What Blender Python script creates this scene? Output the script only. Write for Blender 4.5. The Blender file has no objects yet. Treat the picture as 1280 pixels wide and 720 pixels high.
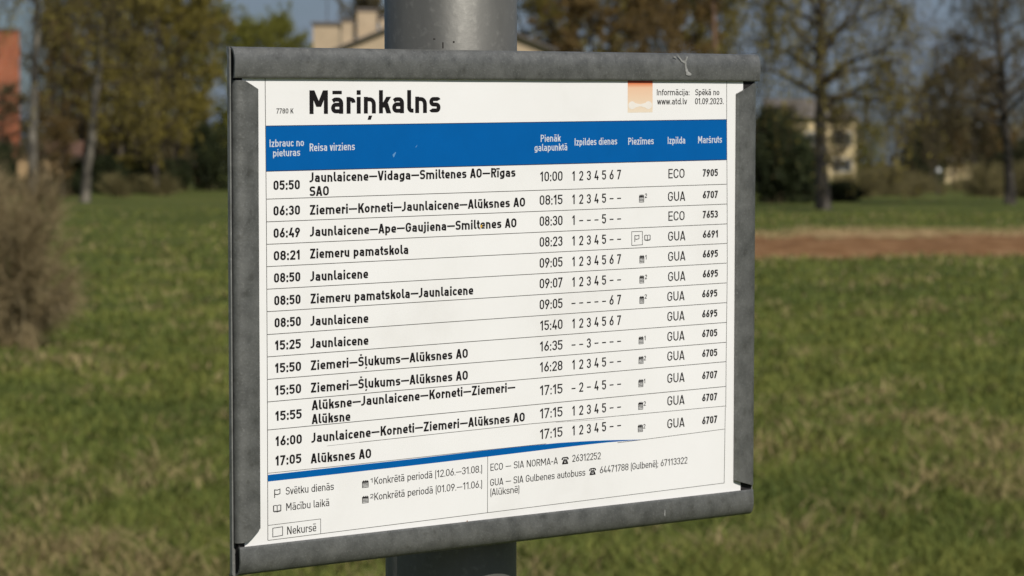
import bpy, math, random
import numpy as np
from mathutils import Vector, Matrix

# ------------------------------------------------------------------ camera
scene = bpy.context.scene
COL = scene.collection
H_EYE = 1.6
PITCH = 2.348
F_PX = 3780.0
cam_d = bpy.data.cameras.new("camera")
cam = bpy.data.objects.new("camera", cam_d)
COL.objects.link(cam)
cam.location = (0, 0, H_EYE)
cam.rotation_euler = (math.radians(90 - PITCH), 0, 0)
cam_d.sensor_width = 36
cam_d.lens = 36 * F_PX / 1280
cam_d.clip_start = 0.05
cam_d.clip_end = 9000
cam_d.dof.use_dof = True
cam_d.dof.focus_distance = 1.37
cam_d.dof.aperture_fstop = 31.0
scene.camera = cam

# ------------------------------------------------------------------ light
SUN_EL, SUN_AZ = 41.0, 29.0        # azimuth: degrees to the right of straight behind the camera
to_sun = Vector((math.sin(math.radians(SUN_AZ)) * math.cos(math.radians(SUN_EL)),
                 -math.cos(math.radians(SUN_AZ)) * math.cos(math.radians(SUN_EL)),
                 math.sin(math.radians(SUN_EL))))
sun_d = bpy.data.lights.new("sun", 'SUN')
sun_d.energy = 4.1
sun_d.angle = math.radians(0.53)
sun_d.color = (1.0, 0.95, 0.88)
sun = bpy.data.objects.new("sun", sun_d)
sun.rotation_euler = to_sun.to_track_quat('Z', 'Y').to_euler()
sun.location = (3, -6, 8)
COL.objects.link(sun)

world = bpy.data.worlds.new("World")
scene.world = world
world.use_nodes = True
wn, wl = world.node_tree.nodes, world.node_tree.links
wn.clear()
w_out = wn.new('ShaderNodeOutputWorld')
w_bg = wn.new('ShaderNodeBackground')
w_sky = wn.new('ShaderNodeTexSky')
w_sky.sky_type = 'NISHITA'
w_sky.sun_disc = False
w_sky.sun_elevation = math.radians(SUN_EL)
w_sky.sun_rotation = math.radians(180 - SUN_AZ)
w_sky.air_density = 1.0
w_sky.dust_density = 1.4
w_sky.ozone_density = 1.0
w_bg.inputs['Strength'].default_value = 0.066
# soft broken cloud over the whole dome
w_tc = wn.new('ShaderNodeTexCoord')
w_map = wn.new('ShaderNodeMapping')
w_map.inputs['Scale'].default_value = (1.0, 1.0, 3.2)
w_noise = wn.new('ShaderNodeTexNoise')
w_noise.inputs['Scale'].default_value = 5.0
w_noise.inputs['Detail'].default_value = 6.0
w_noise.inputs['Roughness'].default_value = 0.6
w_ramp = wn.new('ShaderNodeValToRGB')
w_ramp.color_ramp.elements[0].position = 0.36
w_ramp.color_ramp.elements[1].position = 0.68
w_mix = wn.new('ShaderNodeMixRGB')
w_mix.inputs['Color2'].default_value = (3.2, 3.95, 5.2, 1)
w_dim = wn.new('ShaderNodeMixRGB')
w_dim.blend_type = 'MULTIPLY'
w_dim.inputs['Fac'].default_value = 1.0
w_dim.inputs['Color2'].default_value = (0.50, 0.60, 0.74, 1)
wl.new(w_sky.outputs[0], w_dim.inputs['Color1'])
wl.new(w_tc.outputs['Generated'], w_map.inputs['Vector'])
wl.new(w_map.outputs[0], w_noise.inputs['Vector'])
wl.new(w_noise.outputs['Fac'], w_ramp.inputs['Fac'])
wl.new(w_ramp.outputs['Color'], w_mix.inputs['Fac'])
wl.new(w_dim.outputs[0], w_mix.inputs['Color1'])
wl.new(w_mix.outputs[0], w_bg.inputs['Color'])
wl.new(w_bg.outputs[0], w_out.inputs['Surface'])

scene.view_settings.view_transform = 'Standard'
scene.view_settings.look = 'None'
scene.view_settings.exposure = 0.0
scene.view_settings.gamma = 1.0
scene.cycles.use_denoising = True
scene.cycles.max_bounces = 6
scene.cycles.transparent_max_bounces = 6

# ------------------------------------------------------------------ helpers
def link(o, parent=None):
    COL.objects.link(o)
    if parent is not None:
        o.parent = parent
    return o

def tag(o, label=None, cat=None, group=None, kind=None):
    if label: o['label'] = label
    if cat: o['category'] = cat
    if group: o['group'] = group
    if kind: o['kind'] = kind
    return o

def empty(name, loc, label, cat, group=None, rz=0.0):
    o = bpy.data.objects.new(name, None)
    o.location = loc
    o.rotation_euler = (0, 0, rz)
    o.empty_display_size = 0.2
    link(o)
    return tag(o, label, cat, group)

def mesh_np(name, verts, faces, mat=None, parent=None, smooth=False, attrs=None):
    """verts (n,3) array; faces: list of arrays (k,3) or (k,4)"""
    me = bpy.data.meshes.new(name)
    verts = np.asarray(verts, dtype=np.float32)
    if isinstance(faces, np.ndarray): faces = [faces]
    faces = [np.asarray(f, dtype=np.int32) for f in faces if len(f)]
    me.vertices.add(len(verts))
    me.vertices.foreach_set('co', verts.ravel())
    loops = np.concatenate([f.ravel() for f in faces])
    sizes = np.concatenate([np.full(len(f), f.shape[1], dtype=np.int32) for f in faces])
    starts = np.concatenate([[0], np.cumsum(sizes)[:-1]]).astype(np.int32)
    me.loops.add(len(loops))
    me.loops.foreach_set('vertex_index', loops)
    me.polygons.add(len(sizes))
    me.polygons.foreach_set('loop_start', starts)
    me.polygons.foreach_set('loop_total', sizes)
    if smooth:
        me.polygons.foreach_set('use_smooth', np.ones(len(sizes), dtype=bool))
    if attrs:
        for k, a in attrs.items():
            at = me.attributes.new(k, 'FLOAT', 'POINT')
            at.data.foreach_set('value', np.asarray(a, dtype=np.float32))
    me.update(calc_edges=True)
    me.validate()
    if mat: me.materials.append(mat)
    o = bpy.data.objects.new(name, me)
    link(o, parent)
    return o

class MB:
    """collects simple shapes for one mesh"""
    def __init__(self): self.v = []; self.f = []
    def quad(self, *p):
        n = len(self.v); self.v += [tuple(q) for q in p]; self.f.append(tuple(range(n, n + len(p))))
    def box(self, x0, x1, y0, y1, z0, z1):
        n = len(self.v)
        self.v += [(x0,y0,z0),(x1,y0,z0),(x1,y1,z0),(x0,y1,z0),(x0,y0,z1),(x1,y0,z1),(x1,y1,z1),(x0,y1,z1)]
        for q in ((0,3,2,1),(4,5,6,7),(0,1,5,4),(1,2,6,5),(2,3,7,6),(3,0,4,7)):
            self.f.append(tuple(n + i for i in q))
    def cyl(self, c0, c1, r0, r1, n=12, cap=True):
        c0, c1 = Vector(c0), Vector(c1)
        d = (c1 - c0).normalized()
        a = d.orthogonal().normalized(); b = d.cross(a)
        k = len(self.v)
        for c, r in ((c0, r0), (c1, r1)):
            for i in range(n):
                t = 2 * math.pi * i / n
                self.v.append(tuple(c + a * (r * math.cos(t)) + b * (r * math.sin(t))))
        for i in range(n):
            j = (i + 1) % n
            self.f.append((k + i, k + j, k + n + j, k + n + i))
        if cap:
            self.f.append(tuple(k + i for i in reversed(range(n))))
            self.f.append(tuple(k + n + i for i in range(n)))
    def build(self, name, mat, parent=None, bevel=0.0, smooth=False):
        me = bpy.data.meshes.new(name)
        me.from_pydata(self.v, [], self.f)
        me.update()
        if smooth:
            for p in me.polygons: p.use_smooth = len(p.vertices) == 4
        me.materials.append(mat)
        o = bpy.data.objects.new(name, me)
        link(o, parent)
        if bevel > 0:
            m = o.modifiers.new('bevel', 'BEVEL'); m.width = bevel; m.segments = 2; m.limit_method = 'ANGLE'
        return o

def copy_tree(o, parent=None):
    c = o.copy()
    link(c, parent)
    for ch in list(o.children):
        copy_tree(ch, c)
    return c

# ------------------------------------------------------------------ materials
def mat_new(name):
    m = bpy.data.materials.new(name)
    m.use_nodes = True
    nt = m.node_tree
    return m, nt.nodes, nt.links, nt.nodes['Principled BSDF']

def ramp(n, stops):
    r = n.new('ShaderNodeValToRGB')
    e = r.color_ramp.elements
    while len(e) < len(stops): e.new(0.5)
    for k, (p, c) in enumerate(stops):
        e[k].position = p
        e[k].color = tuple(c) + (1,) if len(c) == 3 else c
    return r

def mat_noise(name, stops, scale=10, detail=5, rough=0.8, metal=0.0, bump=0.0, bscale=None, coord='Object', mapscale=None, nrough=0.6, spec=None, bdist=0.01):
    m, n, l, b = mat_new(name)
    tc = n.new('ShaderNodeTexCoord')
    src = tc.outputs[coord]
    if mapscale:
        mp = n.new('ShaderNodeMapping'); mp.inputs['Scale'].default_value = mapscale
        l.new(src, mp.inputs['Vector']); src = mp.outputs[0]
    t = n.new('ShaderNodeTexNoise')
    t.inputs['Scale'].default_value = scale
    t.inputs['Detail'].default_value = detail
    t.inputs['Roughness'].default_value = nrough
    l.new(src, t.inputs['Vector'])
    r = ramp(n, stops)
    l.new(t.outputs['Fac'], r.inputs['Fac'])
    l.new(r.outputs['Color'], b.inputs['Base Color'])
    b.inputs['Roughness'].default_value = rough
    b.inputs['Metallic'].default_value = metal
    if spec is not None: b.inputs['Specular IOR Level'].default_value = spec
    if bump:
        t2 = n.new('ShaderNodeTexNoise')
        t2.inputs['Scale'].default_value = bscale or scale * 3
        t2.inputs['Detail'].default_value = 4
        l.new(src, t2.inputs['Vector'])
        bp = n.new('ShaderNodeBump')
        bp.inputs['Strength'].default_value = bump
        bp.inputs['Distance'].default_value = bdist
        l.new(t2.outputs['Fac'], bp.inputs['Height'])
        l.new(bp.outputs[0], b.inputs['Normal'])
    return m

def mat_attr(name, stops, rough=0.7, trans=0.0, spec=0.2):
    """colour picked by the per-vertex attribute 'tint' (each leaf, twig or blade has its own)"""
    m, n, l, b = mat_new(name)
    a = n.new('ShaderNodeAttribute'); a.attribute_name = 'tint'
    r = ramp(n, stops)
    l.new(a.outputs['Fac'], r.inputs['Fac'])
    l.new(r.outputs['Color'], b.inputs['Base Color'])
    b.inputs['Roughness'].default_value = rough
    b.inputs['Specular IOR Level'].default_value = spec
    if trans:
        tr = n.new('ShaderNodeBsdfTranslucent')
        l.new(r.outputs['Color'], tr.inputs['Color'])
        mx = n.new('ShaderNodeMixShader'); mx.inputs[0].default_value = trans
        l.new(b.outputs[0], mx.inputs[1]); l.new(tr.outputs[0], mx.inputs[2])
        l.new(mx.outputs[0], n['Material Output'].inputs['Surface'])
    return m

def galvanised(name, dark, light, scale=90.0, rough=0.5, metal=0.35, streak=(1, 1, 1)):
    """weathered zinc: cloudy mottling, fine pale speckle, faint grain"""
    m, n, l, b = mat_new(name)
    tc = n.new('ShaderNodeTexCoord')
    t1 = n.new('ShaderNodeTexNoise'); t1.inputs['Scale'].default_value = scale; t1.inputs['Detail'].default_value = 7; t1.inputs['Roughness'].default_value = 0.65
    smp = n.new('ShaderNodeMapping'); smp.inputs['Scale'].default_value = streak
    l.new(tc.outputs['Object'], smp.inputs['Vector']); l.new(smp.outputs[0], t1.inputs['Vector'])
    r1 = ramp(n, [(0.3, dark), (0.52, [(a + c) / 2 for a, c in zip(dark, light)]), (0.74, light)])
    l.new(t1.outputs['Fac'], r1.inputs['Fac'])
    t2 = n.new('ShaderNodeTexNoise'); t2.inputs['Scale'].default_value = scale * 9; t2.inputs['Detail'].default_value = 3
    l.new(tc.outputs['Object'], t2.inputs['Vector'])
    r2 = ramp(n, [(0.56, (0, 0, 0)), (0.78, (1, 1, 1))])
    l.new(t2.outputs['Fac'], r2.inputs['Fac'])
    mx = n.new('ShaderNodeMixRGB')
    mx.inputs['Color2'].default_value = tuple(min(1, c * 1.7) for c in light) + (1,)
    mul = n.new('ShaderNodeMath'); mul.operation = 'MULTIPLY'; mul.inputs[1].default_value = 0.35
    l.new(r2.outputs['Color'], mul.inputs[0])
    l.new(mul.outputs[0], mx.inputs['Fac'])
    l.new(r1.outputs['Color'], mx.inputs['Color1'])
    t3 = n.new('ShaderNodeTexNoise'); t3.inputs['Scale'].default_value = scale * 2.2; t3.inputs['Detail'].default_value = 5
    l.new(smp.outputs[0], t3.inputs['Vector'])
    r3 = ramp(n, [(0.28, (0.45, 0.42, 0.38)), (0.42, (1, 1, 1))])
    l.new(t3.outputs['Fac'], r3.inputs['Fac'])
    mm = n.new('ShaderNodeMixRGB'); mm.blend_type = 'MULTIPLY'; mm.inputs['Fac'].default_value = 0.35
    l.new(mx.outputs[0], mm.inputs['Color1']); l.new(r3.outputs['Color'], mm.inputs['Color2'])
    l.new(mm.outputs[0], b.inputs['Base Color'])
    b.inputs['Metallic'].default_value = metal
    rr = n.new('ShaderNodeMapRange'); rr.inputs['To Min'].default_value = rough - 0.12; rr.inputs['To Max'].default_value = rough + 0.15
    l.new(t3.outputs['Fac'], rr.inputs['Value']); l.new(rr.outputs[0], b.inputs['Roughness'])
    bp = n.new('ShaderNodeBump'); bp.inputs['Strength'].default_value = 0.25; bp.inputs['Distance'].default_value = 0.0004
    l.new(t2.outputs['Fac'], bp.inputs['Height']); l.new(bp.outputs[0], b.inputs['Normal'])
    return m

def mat_plain(name, col, rough=0.6, metal=0.0, spec=0.3):
    m, n, l, b = mat_new(name)
    b.inputs['Base Color'].default_value = tuple(col) + (1,)
    b.inputs['Roughness'].default_value = rough
    b.inputs['Metallic'].default_value = metal
    b.inputs['Specular IOR Level'].default_value = spec
    return m

def gx(px, d):
    """lateral position of something d metres away that stands px pixels from the left of a 1280-wide view"""
    return (px - 640.0) / F_PX * d
def gz(py, d):
    """height of something d metres away at row py (horizon row 205)"""
    return H_EYE + (205.0 - py) / F_PX * d

# ================================================================== THE SETTING
def vnoise(x, y, seed, scale):
    """smooth value noise in numpy, 0..1"""
    rs = np.random.RandomState(seed)
    tab = rs.rand(256, 256)
    x = np.asarray(x) / scale + 1000.0; y = np.asarray(y) / scale + 1000.0
    xi = np.floor(x).astype(int); yi = np.floor(y).astype(int)
    fx = x - xi; fy = y - yi
    fx = fx * fx * (3 - 2 * fx); fy = fy * fy * (3 - 2 * fy)
    g = lambda a, b: tab[a % 256, b % 256]
    return (g(xi, yi) * (1 - fx) + g(xi + 1, yi) * fx) * (1 - fy) + (g(xi, yi + 1) * (1 - fx) + g(xi + 1, yi + 1) * fx) * fy
def fbm(x, y, seed, scale, n=4):
    s = 0; a = 0.5; t = 0
    for k in range(n):
        s = s + a * vnoise(x, y, seed + k, scale / 2 ** k); t += a; a *= 0.55
    return s / t
def ground_h(x, y):
    x = np.asarray(x, float); y = np.asarray(y, float)
    fade = np.clip((y - 4) / 10, 0, 1)
    return fade * ((fbm(x, y, 11, 9.0) - 0.5) * 0.22 + (fbm(x, y, 17, 1.3, 3) - 0.5) * 0.09)

# ground sheet: fine rows near, long rows far, out to the horizon
ys = np.concatenate([[-3000, -600, -100, -20, -4, 2], np.arange(4, 40, 0.25), np.arange(40, 150, 1.0), [155, 165, 180, 200, 230, 280, 400, 700, 1500, 3500, 7500]])
cols = 130
V = []; 
for yy in ys:
    half = max(14.0, abs(yy) * 0.42 + 8) if yy < 150 else 40 + (yy - 150) * 3.0
    if yy < 0: half = 3000 if yy < -500 else 300
    t = np.linspace(-1, 1, cols)
    if half < 60:
        xs_ = t * half
        xs_[0] = -3000; xs_[-1] = 3000; xs_[1] = -half * 1.8; xs_[-2] = half * 1.8
    else:
        xs_ = np.sign(t) * np.abs(t) ** 2 * half
        xs_[0] = min(xs_[0], -3000); xs_[-1] = max(xs_[-1], 3000)
    zz = ground_h(xs_, np.full(cols, yy))
    zz[[0, -1]] = 0
    V.append(np.stack([xs_, np.full(cols, yy), zz], -1))
V = np.concatenate(V)
nr = len(ys)
i, j = np.meshgrid(np.arange(nr - 1), np.arange(cols - 1), indexing='ij')
a = (i * cols + j).ravel()
Fq = np.stack([a, a + 1, a + cols + 1, a + cols], -1)

m, n, l, b = mat_new("meadow_ground")
tc = n.new('ShaderNodeTexCoord')
def nz(scale, detail=5, rough=0.6, ms=None):
    t = n.new('ShaderNodeTexNoise')
    t.inputs['Scale'].default_value = scale; t.inputs['Detail'].default_value = detail; t.inputs['Roughness'].default_value = rough
    if ms:
        mp = n.new('ShaderNodeMapping'); mp.inputs['Scale'].default_value = ms
        l.new(tc.outputs['Object'], mp.inputs['Vector']); l.new(mp.outputs[0], t.inputs['Vector'])
    else:
        l.new(tc.outputs['Object'], t.inputs['Vector'])
    return t
big = nz(0.09, 4)
rb = ramp(n, [(0.3, (0.060, 0.080, 0.020)), (0.5, (0.085, 0.104, 0.024)), (0.7, (0.125, 0.130, 0.034))])
l.new(big.outputs['Fac'], rb.inputs['Fac'])
pat = nz(1.7, 7, 0.68)
rp = ramp(n, [(0.52, (0, 0, 0)), (0.70, (1, 1, 1))])
l.new(pat.outputs['Fac'], rp.inputs['Fac'])
mx = n.new('ShaderNodeMixRGB'); mx.inputs['Color2'].default_value = (0.17, 0.130, 0.060, 1)
ml = n.new('ShaderNodeMath'); ml.operation = 'MULTIPLY'; ml.inputs[1].default_value = 0.55
l.new(rp.outputs['Color'], ml.inputs[0]); l.new(ml.outputs[0], mx.inputs['Fac']); l.new(rb.outputs['Color'], mx.inputs['Color1'])
fine = nz(9, 5, 0.7)
rf = ramp(n, [(0.3, (0.5, 0.5, 0.5)), (0.7, (1.35, 1.35, 1.3))])
l.new(fine.outputs['Fac'], rf.inputs['Fac'])
mm = n.new('ShaderNodeMixRGB'); mm.blend_type = 'MULTIPLY'; mm.inputs['Fac'].default_value = 0.9
l.new(mx.outputs[0], mm.inputs['Color1']); l.new(rf.outputs['Color'], mm.inputs['Color2'])
l.new(mm.outputs[0], b.inputs['Base Color'])
b.inputs['Roughness'].default_value = 0.95; b.inputs['Specular IOR Level'].default_value = 0.1
bp = n.new('ShaderNodeBump'); bp.inputs['Strength'].default_value = 0.8; bp.inputs['Distance'].default_value = 0.06
l.new(fine.outputs['Fac'], bp.inputs['Height']); l.new(bp.outputs[0], b.inputs['Normal'])
M_GROUND = m
ground = mesh_np('ground', V, Fq, M_GROUND, smooth=True)
tag(ground, kind='structure')

# strip of bare brown soil with a pale rim of dead grass along its far side
def strip(name, x0, x1, near, far, mat, lift, amp, seed, rows=16, colsn=220, crown=0.12):
    xs_ = np.linspace(x0, x1, colsn)
    Vv = []
    for r in range(rows):
        t = r / (rows - 1)
        yy = near(xs_) * (1 - t) + far(xs_) * t
        e = np.sin(np.pi * t) ** 0.6
        zz = ground_h(xs_, yy) + lift * (0.3 + 0.7 * e) + e * (crown + amp * (fbm(xs_, yy, seed, 0.8, 3) - 0.4))
        if r in (0, rows - 1): zz = ground_h(xs_, yy) - 0.04
        Vv.append(np.stack([xs_, yy, zz], -1))
    Vv = np.concatenate(Vv)
    i, j = np.meshgrid(np.arange(rows - 1), np.arange(colsn - 1), indexing='ij')
    a = (i * colsn + j).ravel()
    o = mesh_np(name, Vv, np.stack([a, a + 1, a + colsn + 1, a + colsn], -1), mat, smooth=True)
    return tag(o, kind='structure')
M_SOIL = mat_noise("bare_soil", [(0.3, (0.13, 0.062, 0.026)), (0.52, (0.215, 0.115, 0.052)), (0.72, (0.34, 0.205, 0.105))], spec=0.05, scale=1.6, detail=8, rough=0.95, bump=0.8, bscale=7, bdist=0.05)
M_DRY = mat_noise("dead_grass_rim", [(0.3, (0.16, 0.105, 0.05)), (0.6, (0.38, 0.26, 0.13)), (0.8, (0.50, 0.36, 0.20))], spec=0.05, scale=2.5, detail=8, rough=0.95, bump=0.8, bscale=9, bdist=0.05)
edge_n = lambda x: 50.6 + 3.0 * (fbm(x, x * 0, 31, 1.6, 4) - 0.5)
edge_m = lambda x: 65.0 - 0.05 * x + 6.0 * (fbm(x, x * 0, 32, 1.5, 4) - 0.5)
edge_f = lambda x: 68.3 + 0.10 * x + 6.0 * (fbm(x, x * 0, 33, 1.5, 4) - 0.5)
strip('soil_strip', 0.2, 26, edge_n, edge_m, M_SOIL, 0.03, 0.24, 41)
strip('dead_grass_verge', 0.3, 26.3, edge_m, edge_f, M_DRY, 0.02, 0.12, 43, rows=10, crown=0.02)

# ------------------------------------------------------------------ meadow grass (real blades)
M_GRASS = mat_attr("grass_blades", [(0.0, (0.068, 0.094, 0.023)), (0.3, (0.135, 0.163, 0.035)), (0.58, (0.235, 0.238, 0.054)), (0.66, (0.25, 0.205, 0.080)), (1.0, (0.42, 0.325, 0.165))], rough=0.75, trans=0.25)
def make_grass(N, d0, d1, seed, hmul=1.0, name='grass'):
    rs = np.random.RandomState(seed)
    # density falls with distance
    u = rs.rand(N)
    d = 1.0 / (1 / d0 - u * (1 / d0 - 1 / d1))
    x = (rs.rand(N) * 2 - 1) * (d * 0.185 + 0.9)
    dryf = fbm(x, d * 0.55, 51, 0.42, 3) * 0.62 + fbm(x, d * 0.6, 52, 0.16, 2) * 0.22 + fbm(x, d, 55, 2.6, 2) * 0.16
    near = np.clip((16.5 - d) / 5, 0, 1)
    dry = dryf + near * (0.072 - 0.02 * np.clip(x, -2, 2))
    tint = np.where(dry + rs.randn(N) * 0.085 > 0.665, 0.66 + rs.rand(N) * 0.34, np.clip(0.02 + 0.6 * fbm(x, d, 53, 1.6, 4) + rs.randn(N) * 0.12, 0, 0.58))
    hh = (0.03 + 0.055 * rs.rand(N) ** 1.6) * (1 + 0.8 * np.clip(dry - 0.5, 0, 0.3) * 5 * rs.rand(N)) * hmul
    hh *= (0.55 + 0.9 * fbm(x, d, 54, 0.8, 2)) * (1 + 0.35 * near)
    ww = 0.0032 * (d / 11.0) ** 0.9 * (0.7 + 0.7 * rs.rand(N)) * 1.25
    ang = rs.rand(N) * 2 * np.pi
    lean = (0.25 + 1.1 * rs.rand(N)) * hh * np.where(tint > 0.6, 1.5, 1.0)
    lx, ly = np.cos(ang) * lean, np.sin(ang) * lean
    wa = rs.rand(N) * np.pi
    wx, wy = np.cos(wa) * ww, np.sin(wa) * ww
    z0 = ground_h(x, d) - 0.012
    base = np.stack([x, d, z0], -1)
    Wv = np.stack([wx, wy, wx * 0], -1)
    mid = base + np.stack([lx * 0.35, ly * 0.35, hh * 0.62], -1)
    tip = base + np.stack([lx, ly, hh * 0.95], -1)
    P = np.stack([base - Wv, base + Wv, mid + Wv * 0.75, mid - Wv * 0.75, tip], 1).reshape(-1, 3)
    k = np.arange(N) * 5
    q = np.stack([k, k + 1, k + 2, k + 3], -1); t = np.stack([k + 3, k + 2, k + 4], -1)
    o = mesh_np(name, P, [q, t], M_GRASS, attrs={'tint': np.repeat(tint, 5)})
    return o
g = make_grass(330000, 9.5, 105, 5)
# ragged dead grass along both rims of the bare soil
def rim_grass(N, seed, edge, name_tint, spread_, lift_):
    rs = np.random.RandomState(seed)
    x = 0.4 + rs.rand(N) * 22; y = edge(x) + rs.randn(N) * spread_
    hh = (0.03 + 0.09 * rs.rand(N)) * (0.5 + fbm(x, y, 91, 1.2, 3)); ww = 0.014 + 0.012 * rs.rand(N)
    base = np.stack([x, y, ground_h(x, y) + lift_], -1)
    an = rs.rand(N) * 6.28; ln = hh * (0.3 + 0.8 * rs.rand(N))
    W_ = np.stack([np.cos(an * 3) * ww, np.sin(an * 3) * ww, 0 * ww], -1)
    tip = base + np.stack([np.cos(an) * ln, np.sin(an) * ln, hh], -1)
    P_ = np.stack([base - W_, base + W_, tip + W_ * .3, tip - W_ * .3], 1).reshape(-1, 3)
    k_ = np.arange(N) * 4
    return P_, np.stack([k_, k_ + 1, k_ + 2, k_ + 3], -1), np.repeat(np.clip(name_tint + rs.randn(N) * 0.12, 0.3, 1), 4)
pa, qa, ta = rim_grass(13000, 8, edge_f, 0.86, 0.7, 0.02)
pb, qb, tb_ = rim_grass(2600, 9, edge_n, 0.76, 0.25, -0.02)
pc, qc, tc_ = rim_grass(5000, 10, edge_m, 0.88, 0.5, 0.03)
rg = mesh_np('dead_grass', np.concatenate([pa, pb, pc]), np.concatenate([qa, qb + len(pa), qc + len(pa) + len(pb)]), M_GRASS, attrs={'tint': np.concatenate([ta, tb_, tc_])})
tag(rg, 'ragged tan dead grass along the rims of the bare soil strip', 'dead grass', kind='stuff')
tag(g, 'green meadow grass with tan dead tufts behind the sign', 'grass', kind='stuff')

# ================================================================== TREES AND SHRUBS
class Tubes:
    def __init__(self): self.V = []; self.Q = []; self.T = []; self.n = 0; self.tint = []
    def tube(self, pts, radii, sides=5, tint=0.3):
        pts = np.asarray(pts, float); radii = np.asarray(radii, float)
        k = len(pts)
        t = np.gradient(pts, axis=0); t /= np.linalg.norm(t, axis=1, keepdims=True) + 1e-9
        ref = np.array([0.31, 0.95, 0.05]) if abs(t[0][2]) > 0.8 else np.array([0, 0, 1.0])
        a = np.cross(t, ref); a /= np.linalg.norm(a, axis=1, keepdims=True) + 1e-9
        b = np.cross(t, a)
        an = np.arange(sides) * 2 * np.pi / sides
        P = pts[:, None] + radii[:, None, None] * (a[:, None] * np.cos(an)[None, :, None] + b[:, None] * np.sin(an)[None, :, None])
        self.V.append(P.reshape(-1, 3))
        i, j = np.meshgrid(np.arange(k - 1), np.arange(sides), indexing='ij')
        j2 = (j + 1) % sides
        self.Q.append(np.stack([i * sides + j, i * sides + j2, (i + 1) * sides + j2, (i + 1) * sides + j], -1).reshape(-1, 4) + self.n)
        self.tint.append(np.full(k * sides, tint))
        self.n += k * sides
    def build(self, name, mat, parent=None):
        return mesh_np(name, np.concatenate(self.V), np.concatenate(self.Q), mat, parent, smooth=True, attrs={'tint': np.concatenate(self.tint)})

def bez(p0, d0, length, curve, k, rs, wob=0.04):
    """curved polyline starting at p0 along d0, bending toward the vector curve"""
    t = np.linspace(0, 1, k)[:, None]
    P = p0 + d0 * t * length + curve * (t ** 2) * length
    P[1:] += rs.randn(k - 1, 3) * wob * length * t[1:]
    return P

def unit(v): return v / (np.linalg.norm(v) + 1e-9)

def leaf_cloud(points, rs, size, spread, tint, flat=0.0):
    """one small leaf-shaped face (a kite) per point"""
    n = len(points)
    c = points + rs.randn(n, 3) * spread
    a = rs.randn(n, 3); a /= np.linalg.norm(a, axis=1, keepdims=True)
    b = rs.randn(n, 3); b -= (b * a).sum(1, keepdims=True) * a; b /= np.linalg.norm(b, axis=1, keepdims=True)
    s = size * (0.6 + 0.8 * rs.rand(n))[:, None]
    P = np.stack([c - a * s, c + b * s * 0.55, c + a * s, c - b * s * 0.55], 1).reshape(-1, 3)
    k = np.arange(n) * 4
    return P, np.stack([k, k + 1, k + 2, k + 3], -1), np.repeat(tint, 4)

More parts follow.
